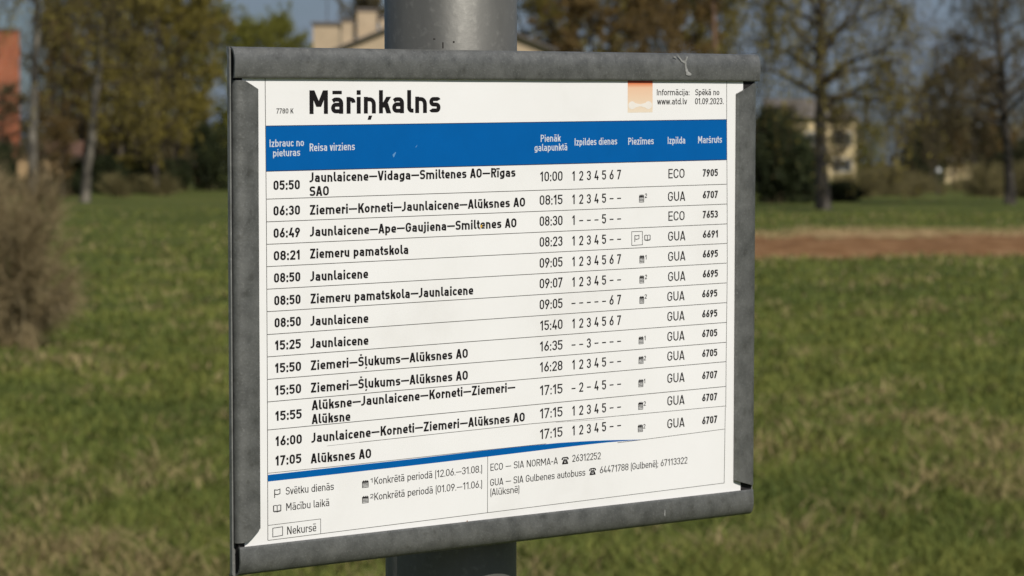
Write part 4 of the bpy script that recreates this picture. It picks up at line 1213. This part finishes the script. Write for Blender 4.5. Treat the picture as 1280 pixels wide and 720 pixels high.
X_ = 0.715; DSC = -0.21
def glyph(ch, s, kx):
    """returns (Pen, width, left bearing, right bearing); cap height 1, stroke s, widths scaled by kx"""
    p = Pen(); h = s / 2
    B, Rb = 0.095, 0.065
    hs = s * 0.82      # horizontal strokes slightly thinner
    def W(w): return max(w * kx, 2.15 * s)
    def ring(x0, y0, x1, y1, r=None):
        r = r if r is not None else (x1 - x0 - s) / 2
        p.path([(x0+h, y0+h, r), (x1-h, y0+h, r), (x1-h, y1-h, r), (x0+h, y1-h, r)], s, True)
    def mac(w, y=None, c=None):
        c = w / 2 if c is None else c
        y = (0.98 - s * 0.68) if y is None else y
        p.rect(c - 0.2 * kx, y, c + 0.2 * kx, y + s * 0.68)
    base = {'ā': 'a', 'ē': 'e', 'ī': 'ı', 'ū': 'u', 'š': 's', 'Š': 'S', 'ņ': 'n', 'ļ': 'l', 'Ị': 'Ị'}
    acc = ch; ch = base.get(ch, ch)
    if ch in 'O0':
        w = W(0.60 if ch == 'O' else 0.56); ring(0, 0, w, 1); lb = rb = Rb
    elif ch == 'C':
        w = W(0.58); r = (w - s) / 2; p.path([(w-h, .69), (w-h, 1-h, r), (h, 1-h, r), (h, h, r), (w-h, h, r), (w-h, .31)], s); lb, rb = Rb, .055
    elif ch == 'G':
        w = W(0.60); r = (w - s) / 2; p.path([(w-h, .70), (w-h, 1-h, r), (h, 1-h, r), (h, h, r), (w-h, h, r), (w-h, .5)], s); p.rect(w*.52, .42, w, .42+hs); lb = rb = Rb
    elif ch in 'Ss':
        T = 1 if ch == 'S' else X_; w = W(0.58 if ch == 'S' else 0.50)
        m_ = T * .515; r1 = min((w-s)/2*1.0, (T-h-m_)/2*1.0)
        e_ = .26 * T
        p.path([(w-h*.9, T-e_*.86), (w-h*1.1, T-h, r1*1.1), (h, T-h, r1), (h, m_+.01, r1), (w-h, m_-.01, r1), (w-h, h, r1), (h*1.1, h, r1*1.1), (h*.9, e_*.86)], s); lb = rb = .05
    elif ch == 'E': w = W(.52); p.rect(0, 0, s, 1); [p.rect(s*.9, y, w*f, y+hs) for y, f in ((0, 1), (.5-hs/2, .93), (1-hs, 1))]; lb, rb = B, .04
    elif ch == 'I': w = s; p.rect(0, 0, s, 1); lb = rb = B
    elif ch == 'Ị': w = s; p.rect(0, 0, s, 1); lb = rb = B
    elif ch == 'J': w = max(.40 * kx, s + .14); p.path([(-.02, h*.8), (w-h, h*.8, .20*kx+.02), (w-h, 1)], s); lb, rb = .02, B
    elif ch == 'K': w = W(.62); p.rect(0, 0, s, 1); p.diag(s*.9, .36, w-s*.6, 1, s*1.25); p.diag(w-s*.58, 0, s*1.75, .60, s*1.2); lb, rb = B, 0
    elif ch == 'M': w = W(.78); p.rect(0, 0, s, 1); p.rect(w-s, 0, w, 1); p.diag(w/2, .30, s*.62, 1, s*1.2); p.diag(w/2, .30, w-s*.62, 1, s*1.2); lb = rb = B
    elif ch == 'N': w = W(.64); p.rect(0, 0, s, 1); p.rect(w-s, 0, w, 1); p.diag(w-s*.62, 0, s*.62, 1, s*1.2); lb = rb = B
    elif ch == 'A': w = W(.66); p.diag(s*.56, 0, w/2-s*.06, 1, s*1.08); p.diag(w-s*.56, 0, w/2+s*.06, 1, s*1.08); p.rect(w*.24, .19, w*.76, .19+hs*.95); lb = rb = .015
    elif ch == 'V': w = W(.66); p.diag(w/2-s*.06, 0, s*.56, 1, s*1.08); p.diag(w/2+s*.06, 0, w-s*.56, 1, s*1.08); lb = rb = .015
    elif ch == 'P': w = W(.58); p.rect(0, 0, s, 1); p.path([(h, 1-h), (w-h, 1-h, .27), (w-h, .40+h, .27), (h, .40+h)], s); lb, rb = B, .04
    elif ch == 'R': w = W(.60); p.rect(0, 0, s, 1); p.path([(h, 1-h), (w-h*1.1, 1-h, .26), (w-h*1.1, .42+h, .26), (h, .42+h)], s); p.diag(w-s*.56, 0, w*.52, .46, s*1.1); lb, rb = B, .02
    elif ch == 'U': w = W(.62); r = (w-s)/2; p.path([(h, 1), (h, h, r), (w-h, h, r), (w-h, 1)], s); lb = rb = .085
    elif ch in 'Zz':
        T = 1 if ch == 'Z' else X_; w = W(.56 if ch == 'Z' else .46)
        p.rect(0, 0, w, hs); p.rect(0, T-hs, w, T); p.diag(s*.62, hs*.5, w-s*.62, T-hs*.5, s*1.15); lb = rb = .05
    elif ch == 'a':
        w = W(.52); r = min((w-s)/2, .2)
        p.path([(.03*kx+h*.5, X_-s*.55-h*.55), (.08*kx+h, X_-h, .14), (w-h, X_-h, r), (w-h, 0)], s)
        p.path([(w-h, h), (h, h, .155), (h, X_*.60-h*.4, .155), (w-h, X_*.60-h*.4)], s); lb, rb = .055, .08
    elif ch in 'bdgpq':
        w = W(.54); r = (w-s)/2
        ring(0, 0, w, X_, min(r, .23))
        if ch == 'b': p.rect(0, 0, s, 1)
        if ch == 'd': p.rect(w-s, 0, w, 1)
        if ch == 'p': p.rect(0, DSC, s, X_)
        if ch == 'q': p.rect(w-s, DSC, w, X_)
        if ch == 'g': p.path([(w-h, X_), (w-h, DSC+h, r), (.05, DSC+h)], s)
        lb, rb = (.08, .06) if ch in 'bp' else (.06, .08)
    elif ch == 'c': w = W(.47); r = min((w-s)/2*1.1, .22); p.path([(w-h*.8, X_*.70), (w-h, X_-h, r), (h, X_-h, r), (h, h, r), (w-h, h, r), (w-h*.8, X_*.30)], s); lb, rb = .06, .03
    elif ch == 'e': w = W(.52); r = min((w-s)/2, .22); p.path([(h, X_*.47), (w-h, X_*.47), (w-h, X_-h, r), (h, X_-h, r), (h, h, r), (w-h*.9, h, .17), (w-h*.8, .2*X_)], s); lb, rb = .06, .055
    elif ch == 'f': w = max(.33 * kx, s + .16); p.path([(w+.02, 1-h), (s+.02, 1-h, .16), (s+.02, 0)], s); p.rect(-.01, X_-hs, w, X_); lb, rb = .04, .01
    elif ch in 'iı': w = s; p.rect(0, 0, s, X_); (p.rect(0, 1-s*.9, s, 1) if ch == 'i' else None); lb = rb = .08
    elif ch == 'j': w = s; p.path([(-.11, DSC+h), (h, DSC+h, .12), (h, X_)], s); p.rect(0, 1-s*.9, s, 1); lb = rb = .08
    elif ch == 'k': w = W(.53); p.rect(0, 0, s, 1); p.diag(s*.9, .25, w-s*.6, X_, s*1.25); p.diag(w-s*.58, 0, s*1.7, .44, s*1.22); lb, rb = .08, 0
    elif ch == 'l': w = s + .10 * kx; p.path([(h, 1), (h, h, .15), (w+.01, h)], s); lb, rb = .08, .02
    elif ch == 't': q_ = .07 * kx; w = max(.32 * kx, s + q_ + .10); p.path([(q_+h, .92), (q_+h, h, .15), (w+.01, h)], s); p.rect(-.01, X_-hs, w, X_); lb, rb = .025, .025
    elif ch == 'm': w = W(.90); c = w/2; p.rect(0, 0, s, X_); r = .2; p.path([(h, X_-h), (c, X_-h, r), (c, 0)], s); p.path([(c, X_-h), (w-h, X_-h, r), (w-h, 0)], s); lb = rb = .075
    elif ch == 'n': w = W(.52); p.rect(0, 0, s, X_); p.path([(h, X_-h), (w-h, X_-h, .22), (w-h, 0)], s); lb = rb = .075
    elif ch == 'r': w = max(.36 * kx, s + .15); p.rect(0, 0, s, X_); p.path([(h, X_-h), (w-h*.9, X_-h, .13), (w-h*.7, X_-s*.95-h*.4)], s); lb, rb = .08, .005
    elif ch == 'u': w = W(.52); p.rect(w-s, 0, w, X_); p.path([(h, X_), (h, h, .22), (w-h, h)], s); lb = rb = .075
    elif ch == 'o': w = W(.53); ring(0, 0, w, X_, min((w-s)/2, .23)); lb = rb = .06
    elif ch == 'v': w = W(.52); p.diag(w/2-s*.05, 0, s*.55, X_, s*1.08); p.diag(w/2+s*.05, 0, w-s*.55, X_, s*1.08); lb = rb = .01
    elif ch == 'w':
        w = W(.76)
        for a_, b_ in ((.29, 0), (.29, .5), (.71, .5), (.71, 1)):
            p.diag(w*a_, 0, w*b_ + (s*.5 if b_ == 0 else (-s*.5 if b_ == 1 else 0)), X_, s*1.02)
        lb = rb = .01
    elif ch == '1': w = max(.32 * kx, s + .13); p.rect(w-s, 0, w, 1); p.poly([(w-s*.6, 1), (0, .83), (0, .83-s*1.15), (w-s*.6, 1-s*1.2)]); lb, rb = .08, .13
    elif ch == '2': w = W(.55); r = (w-s)/2; p.path([(h*.95, .71), (h, 1-h, r), (w-h, 1-h, r), (w-h, .58, .16), (h*1.3, h*1.2)], s); p.rect(0, 0, w, hs); lb = rb = .06
    elif ch == '3':
        w = W(.56); r = (w-s)/2
        p.path([(h, .74), (h, 1-h, r), (w-h*1.15, 1-h, r), (w-h*1.15, .525, .18), (w*.42, .525)], s); p.path([(w*.42, .525), (w-h, .525, .2), (w-h, h, r), (h, h, r), (h, .26)], s); lb = rb = .055
    elif ch == '4': w = W(.60); p.diag(s*.62, .2, w*.56, 1, s*1.15); p.rect(0, .2, w, .2+hs); p.rect(w*.60, 0, w*.60+s, .46); lb = rb = .04
    elif ch == '5': w = W(.55); r = (w-s)/2; p.path([(w-.02, 1-h), (h*1.2, 1-h), (h*1.0, .60-h*.3), (w-h, .62, r), (w-h, h, r), (h, h, r), (h, .25)], s); lb = rb = .06
    elif ch == '6': w = W(.57); r = (w-s)/2; p.path([(h, h, r), (w-h, h, r), (w-h, .64-h, r), (h, .64-h, r)], s, True); p.diag(s*.72, .36, w*.72, 1, s*1.12); lb = rb = .055
    elif ch == '9': w = W(.57); r = (w-s)/2; p.path([(h, .36+h, r), (w-h, .36+h, r), (w-h, 1-h, r), (h, 1-h, r)], s, True); p.diag(w*.28, 0, w-s*.72, .64, s*1.12); lb = rb = .055
    elif ch == '7': w = W(.54); p.rect(0, 1-hs, w, 1); p.rect(0, 1-.17, s*.9, 1-hs*.9); p.diag(w*.26, 0, w-s*.6, 1-hs*.5, s*1.1); lb = rb = .05
    elif ch == '8': w = W(.58); r = (w-s)/2; p.path([(h, h, r), (w-h, h, r), (w-h, .53, r*.95), (h, .53, r*.95)], s, True); p.path([(h*1.2, .53, r*.9), (w-h*1.2, .53, r*.9), (w-h*1.2, 1-h, r*.9), (h*1.2, 1-h, r*.9)], s, True); lb = rb = .055
    elif ch == ':': w = s; p.rect(0, 0, s, s); p.rect(0, .48, s, .48+s); lb = rb = .08
    elif ch == ';': w = s; p.poly([(-.03, -.14), (s*.5, -.14), (s, s), (0, s)]); p.rect(0, .46, s, .46+s); lb = rb = .07
    elif ch == '.': w = s; p.rect(0, 0, s, s); lb = rb = .07
    elif ch == '-': w = W(.34); p.rect(0, .36, w, .36+hs); lb = rb = .06
    elif ch == '–': w = W(.54); p.rect(0, .36, w, .36+hs*.9); lb = rb = .04
    elif ch == '—': w = W(.86); p.rect(0, .36, w, .36+hs*.9); lb = rb = .04
    elif ch == '(': w = .17; p.path([(w, 1.04), (h, .96, .25), (h, -.13, .25), (w, -.21)], s*.9); lb, rb = .06, .04
    elif ch == ')': w = .17; p.path([(0, 1.04), (w-h, .96, .25), (w-h, -.13, .25), (0, -.21)], s*.9); lb, rb = .04, .06
    elif ch == ' ': w = .34 * kx; lb = rb = 0
    else: raise ValueError(ch)
    if acc in 'āēū': mac(w)
    elif acc == 'ī': mac(w, c=w/2); 
    elif acc in 'šŠ':
        y = 0.80 if acc == 'š' else 1.07; c = w/2
        p.poly([(c-.16, y+.17), (c-.16+s*.75, y+.17), (c+s*.3, y), (c-s*.3, y)]); p.poly([(c+.16-s*.75, y+.17), (c+.16, y+.17), (c+s*.3, y), (c-s*.3, y)])
    elif acc in 'ņļ':
        c = w/2 if acc == 'ņ' else w*.45
        p.poly([(c-s*.55-.01, -.27), (c+s*.28-.01, -.27), (c+s*.62, -.09), (c-s*.28, -.09)])
    return p, w, lb * (0.55 + 0.45 * kx), rb * (0.55 + 0.45 * kx)

def set_text(txt, s, kx, space=1.0):
    x = 0; out = []; first = True; last = 0
    for ch in txt:
        p, w, lb, rb = glyph(ch, s, kx)
        if first: lb = 0
        x += lb
        for q in p.polys: out.append([(a + x, b) for a, b in q])
        last = x + w; x += w + rb * space; first = False
    return out, last

def text_obj(name, txt, u0, v0, u1, v1, cap, wt, mat, parent, w_lift=0.06):
    """fits the line between (u0,v0) and (u1,v1) on the sheet (mm)"""
    cap *= 1.085 if cap < 8 else 1.01
    target = (u1 - u0) / cap
    kx = 1.0
    for _ in range(14):
        o, L_ = set_text(txt, wt, kx)
        kx = max(0.35, kx * (target / L_) ** 1.05)
    o, L_ = set_text(txt, wt, kx)
    fx = (u1 - u0) / L_
    slope = (v1 - v0) / max(1e-6, (u1 - u0))
    return poly_obj(name, [[(u0 + a * fx, v0 + slope * a * fx - b * cap) for a, b in q] for q in o], mat, parent, w_lift)

def poly_obj(name, polys, mat, parent, w_lift=0.06):
    v = []; f = []
    for k, q in enumerate(polys):
        area = sum(q[i][0] * q[(i+1) % len(q)][1] - q[(i+1) % len(q)][0] * q[i][1] for i in range(len(q)))
        if area > 0: q = q[::-1]
        n = len(v); w = w_lift + (k % 40) * 0.0006
        v += [P(a, b, w) for a, b in q]; f.append(tuple(range(n, n + len(q))))
    me = bpy.data.meshes.new(name); me.from_pydata(v, [], f); me.update(); me.materials.append(mat)
    o = bpy.data.objects.new(name, me); return link(o, parent)

# ------------------------------------------------------------------ the printed sheet
def sheet_w(u, v):            # the sheet lies nearly flat: a slight ripple only
    return 0.0
m = MB()
m.quad(P(-12.3, -24.5, 0), P(-12.3, 184.6, 0), P(287.6, 187.0, 0), P(287.6, -22.5, 0))
m.quad(P(-12.3, -24.5, 0), P(287.6, -22.5, 0), P(287.6, -22.5, -.2), P(-12.3, -24.5, -.2))
m.quad(P(-12.3, 184.6, -.2), P(287.6, 187.0, -.2), P(287.6, 187.0, 0), P(-12.3, 184.6, 0))
m.quad(P(-12.3, -24.5, 0), P(-12.3, -24.5, -.2), P(-12.3, 184.6, -.2), P(-12.3, 184.6, 0))
m.quad(P(287.6, -22.5, 0), P(287.6, 187.0, 0), P(287.6, 187.0, -.2), P(287.6, -22.5, -.2))
sheet = m.build('paper_sheet', M_PAPER, board)
tag(sheet, 'white printed timetable sheet')

def line(name, pts, t, mat=INK_LINE, lift=0.04):
    """thin printed rule through (u, v) points, t mm thick"""
    pen = Pen(); pen.path([(u, v) for u, v in pts], t); return poly_obj(name, pen.polys, mat, sheet, lift)

# header band
poly_obj('header_band', [[(-0.1, 0), (276.6, 0), (276.7, 19.6), (-0.05, 19.4)]], INK_BLUE, sheet, 0.03)
line('header_edge_line', [(-0.2, 0.05), (276.6, 0.0)], 0.45, INK_DBLUE, 0.05)
line('header_edge_line', [(-0.1, 19.45), (276.7, 19.6)], 0.5, INK_DBLUE, 0.05)
# border of the table and of the footer
line('border_line', [(-0.32, -24), (-0.2, 0), (0.0, 40), (0.06, 100), (0.0, 150.5), (-0.05, 179.7)], 0.32)
line('border_line', [(276.3, -23), (276.5, 0), (277.2, 45), (277.5, 75), (277.1, 118), (277.05, 141.6)], 0.32)
line('border_line', [(276.75, 141.6), (276.55, 155), (276.25, 178.95)], 0.32)
line('border_line', [(-0.05, 179.65), (60, 179.45), (119.7, 179.28), (276.23, 178.9)], 0.30)
ROWL = [31.47, 41.26, 50.96, 60.6, 70.35, 80.08, 89.99, 99.67, 109.46, 119.24, 131.45]
ROWR = [31.59, 41.32, 51.06, 60.64, 70.31, 80.04, 89.76, 99.52, 109.31, 118.86, 131.11]
for a_, b_ in zip(ROWL, ROWR):
    line('row_line', [(0.0, a_), (277.1, b_)], 0.36)
line('row_line', [(50, 140.78), (100, 140.4), (148.7, 140.08), (168.5, 140.25), (277.05, 140.77)], 0.28)
line('row_line', [(32, 140.95), (50, 140.78)], 0.14)
line('row_line', [(166, 140.55), (180, 140.95), (196.3, 141.35)], 0.13)
line('row_line', [(0, 150.3), (50.4, 150.43), (119.71, 150.12), (160, 150.15)], 0.26)
line('row_line', [(205, 153.3), (220.19, 153.1), (276.61, 152.15)], 0.28)
pen = [[(0, 151.05), (37, 150.85), (37, 153.85), (0.1, 153.95)], [(37, 150.85), (80, 150.7), (80, 153.65), (37, 153.85)], [(80, 150.7), (119.7, 150.3), (119.7, 153.34), (80, 153.65)],
       [(119.7, 150.3), (150, 150.28), (150, 153.0), (119.7, 153.34)], [(150, 150.28), (168.5, 150.42), (168.5, 152.75), (150, 153.0)], [(168.5, 150.42), (185, 150.95), (185, 152.6), (168.5, 152.75)],
       [(185, 150.95), (199, 151.6), (199, 152.58), (185, 152.6)], [(199, 151.6), (221, 153.0), (221, 153.1), (199, 152.58)]]
poly_obj('footer_band', pen, INK_BLUE, sheet, 0.03)
line('divider_line', [(124.3, 153.3), (124.17, 179.25)], 0.28)
line('box_line', [(-0.01, 173.1), (28.52, 172.97), (28.49, 179.47)], 0.28)
def frame_rect(name, pts, t, mat=INK_BLACK):
    pen = Pen(); pen.path(pts, t, True); return poly_obj(name, pen.polys, mat, sheet)
frame_rect('checkbox', [(2.6, 174.55), (7.85, 174.42), (7.83, 178.2), (2.57, 178.42)], 0.34)
frame_rect('boxed_flag_frame', [(213.7, 52.75), (220.62, 52.8), (220.72, 59.2), (213.8, 59.32)], 0.30)

# faded agency emblem: an orange square bleached pale toward its foot, with a pale double blob
m_, n_, l_, b_ = mat_new("faded_orange_print")
tc = n_.new('ShaderNodeTexCoord'); sx = n_.new('ShaderNodeSeparateXYZ'); mr = n_.new('ShaderNodeMapRange')
l_.new(tc.outputs['Object'], sx.inputs[0]); l_.new(sx.outputs['Z'], mr.inputs['Value'])
mr.inputs['From Min'].default_value = 0.0038; mr.inputs['From Max'].default_value = 0.0186
rr_ = ramp(n_, [(0.0, (0.80, 0.69, 0.54)), (0.45, (0.81, 0.60, 0.42)), (0.80, (0.81, 0.53, 0.35)), (0.92, (0.74, 0.27, 0.12)), (0.97, (0.66, 0.10, 0.04)), (1.0, (0.58, 0.06, 0.03))])
l_.new(mr.outputs[0], rr_.inputs['Fac']); l_.new(rr_.outputs['Color'], b_.inputs['Base Color']); b_.inputs['Roughness'].default_value = 0.5
poly_obj('emblem', [[(210.8, -20.3), (226.9, -20.2), (227.0, -3.95), (210.85, -3.9)]], m_, sheet, 0.03)
pale = ink("faded_pale_print", (0.82, 0.77, 0.70))
def blob(cx, cy, rx, ry, n=14): return [(cx + rx * math.cos(2*math.pi*i/n), cy + ry * math.sin(2*math.pi*i/n)) for i in range(n)]
poly_obj('emblem_shape', [blob(213.6, -7.4, 2.4, 1.9), blob(224.2, -7.4, 2.4, 1.9), [(214.5, -8.6), (218.9, -7.9), (223.3, -8.6), (223.3, -6.0), (218.9, -6.9), (214.5, -6.0)]], pale, sheet, 0.06)

INKS = {'title': INK_BLACK, 'code': INK_GREY, 'head': INK_WHITE, 'info': INK_GREY, 'time': INK_BLACK, 'route': INK_BLACK, 'op': INK_BLACK, 'num': INK_BLACK, 'foot': INK_GREY, 'sup': INK_BLACK}
NAMES = {'title': 'stop_name', 'code': 'stop_code', 'head': 'header_text', 'info': 'info_text', 'time': 'time_text', 'route': 'route_text', 'op': 'operator_text', 'num': 'route_number', 'foot': 'footer_text', 'sup': 'superscript', 'days': 'day_numbers'}
for g_, s_, u0, v0, u1, v1, cap, wt in TEXTS:
    if g_ == 'days':
        cap *= 1.07; cell = (u1 - u0 - 0.45 * cap) / 6.0
        polys = []
        for i, ch in enumerate(s_):
            pn, w_, _, _ = glyph('–' if ch == '-' else ch, wt, 1.0)
            c = u0 + 0.22 * cap + i * cell - 0.02 * cap
            vv_ = v0 + (v1 - v0) * i / 6.0
            polys += [[(c + (a - w_ / 2) * cap, vv_ - b * cap) for a, b in q] for q in pn.polys]
        poly_obj('day_numbers', polys, INK_BLACK, sheet)
    else:
        text_obj(NAMES[g_], s_, u0, v0, u1, v1, cap, wt, INKS[g_], sheet, 0.08 if g_ == 'head' else 0.06)

# pictograms
def pic(name, polys, u0, v1, u1, v0, lift=0.06, mat=INK_BLACK):
    """polys in a unit box, y up; v1 = bottom, v0 = top on the sheet"""
    return poly_obj(name, [[(u0 + a * (u1 - u0), v1 + b * (v0 - v1)) for a, b in q] for q in polys], mat, sheet, lift)
def cal_polys():
    p = Pen()
    p.rect(.0, .78, 1, .90); p.rect(.0, .0, .08, .8); p.rect(.92, 0, 1, .8); p.rect(.08, 0, .92, .08)
    p.rect(.0, .68, 1, .80); p.rect(.16, .9, .30, 1.02); p.rect(.43, .9, .57, 1.02); p.rect(.70, .9, .84, 1.02)
    for y in (.18, .36, .54): p.rect(.08, y, .92, y + .09)
    return p.polys
CALS = [(218.4, 38.91, 221.63, 35.27), (218.81, 68.01, 221.92, 64.3), (218.87, 77.69, 221.84, 73.99), (218.92, 87.48, 221.9, 83.88), (218.5, 106.87, 221.61, 103.29), (218.55, 116.39, 221.67, 112.83), (218.48, 127.56, 221.6, 123.91), (218.41, 138.45, 221.53, 134.81), (218.21, 149.24, 221.46, 145.72), (51.52, 161.34, 55.12, 158.07), (51.5, 168.26, 55.1, 165.07)]
for c in CALS: pic('calendar_icon', cal_polys(), *c)
def flag_polys():
    p = Pen(); p.path([(.08, -.02), (.08, .98)], .13); p.path([(.08, .93), (.5, .86), (.95, .96), (.95, .42), (.5, .34), (.08, .42)], .12); return p.polys
pic('flag_icon', flag_polys(), 215.5, 57.6, 218.6, 54.4); pic('flag_icon', flag_polys(), 3.4, 161.3, 6.7, 157.6)
def book_polys():
    p = Pen()
    p.path([(.5, .06), (.3, .16), (.06, .14), (.06, .90), (.3, .94), (.5, .84), (.7, .94), (.94, .90), (.94, .14), (.7, .16)], .11, True)
    p.path([(.5, .1), (.5, .86)], .09); p.path([(.1, .05), (.4, .05), (.5, -.02), (.6, .05), (.9, .05)], .08); return p.polys
pic('book_icon', book_polys(), 221.95, 57.4, 225.95, 54.5); pic('book_icon', book_polys(), 2.8, 167.7, 7.2, 164.5)
def phone_polys():
    p = Pen()
    p.path([(.08, .66), (.12, .86, .15), (.88, .86, .15), (.92, .66)], .17)
    p.rect(-.02, .58, .2, .74); p.rect(.8, .58, 1.02, .74)
    p.path([(.36, .80), (.36, .60)], .08); p.path([(.64, .80), (.64, .60)], .08)
    p.poly([(.30, .62), (.70, .62), (.80, .48), (.20, .48)]); p.rect(.06, 0, .94, .14)
    p.poly([(.20, .48), (.36, .48), (.30, .14), (.06, .14)]); p.poly([(.64, .48), (.80, .48), (.94, .14), (.70, .14)])
    p.path([(.34, .15), (.66, .15), (.66, .45), (.34, .45)], .06, True); p.rect(.42, .24, .58, .38); return p.polys
pic('telephone_icon', phone_polys(), 169.6, 160.75, 173.85, 157.1); pic('telephone_icon', phone_polys(), 187.0, 167.35, 191.2, 163.8)

# small marks on the sheet and frame
speck_y = mat_plain("yellow_speck", (0.62, 0.36, 0.04)); speck_b = mat_plain("brown_speck", (0.30, 0.14, 0.06)); speck_w = mat_plain("pale_scratch", (0.10, 0.27, 0.52))
poly_obj('yellow_speck', [blob(120.4, 47.1, 0.62, 0.75, 7)], speck_y, sheet, 0.10); poly_obj('yellow_speck', [blob(119.6, 48.2, 0.32, 0.35, 6)], speck_b, sheet, 0.10)
poly_obj('brown_speck', [blob(112.0, 182.0, 0.35, 0.4, 6)], speck_b, sheet, 0.10)
poly_obj('scratch', [[(69.0, 13.6), (70.6, 12.4), (71.0, 12.6), (69.9, 14.6), (69.4, 14.7)]], speck_w, sheet, 0.10)
poly_obj('scratch', [[(82.0, 10.4), (82.9, 9.5), (83.1, 9.6), (82.3, 10.6)]], speck_w, sheet, 0.10)
splat('bird_mark', [(240.6, -31.6), (241.4, -31.7), (244.6, -28.6), (246.2, -28.9), (247.3, -30.6), (248.0, -30.4), (247.2, -28.0), (247.5, -25.3), (248.4, -23.4), (250.6, -22.4), (250.4, -21.6), (248.6, -21.4), (247.0, -21.7), (246.5, -24.0), (246.0, -27.2), (243.8, -28.2)], 2.16, M_BIRD)
splat('bird_mark', [(238.2, -31.0), (239.4, -30.8), (240.8, -30.0), (240.5, -29.6), (239.0, -30.2)], 2.16, M_BIRD)
splat('bird_mark', [(233.5, 190.0), (234.0, 187.9), (234.5, 188.1), (234.6, 190.6), (234.1, 191.2)], 2.2, M_BIRD)
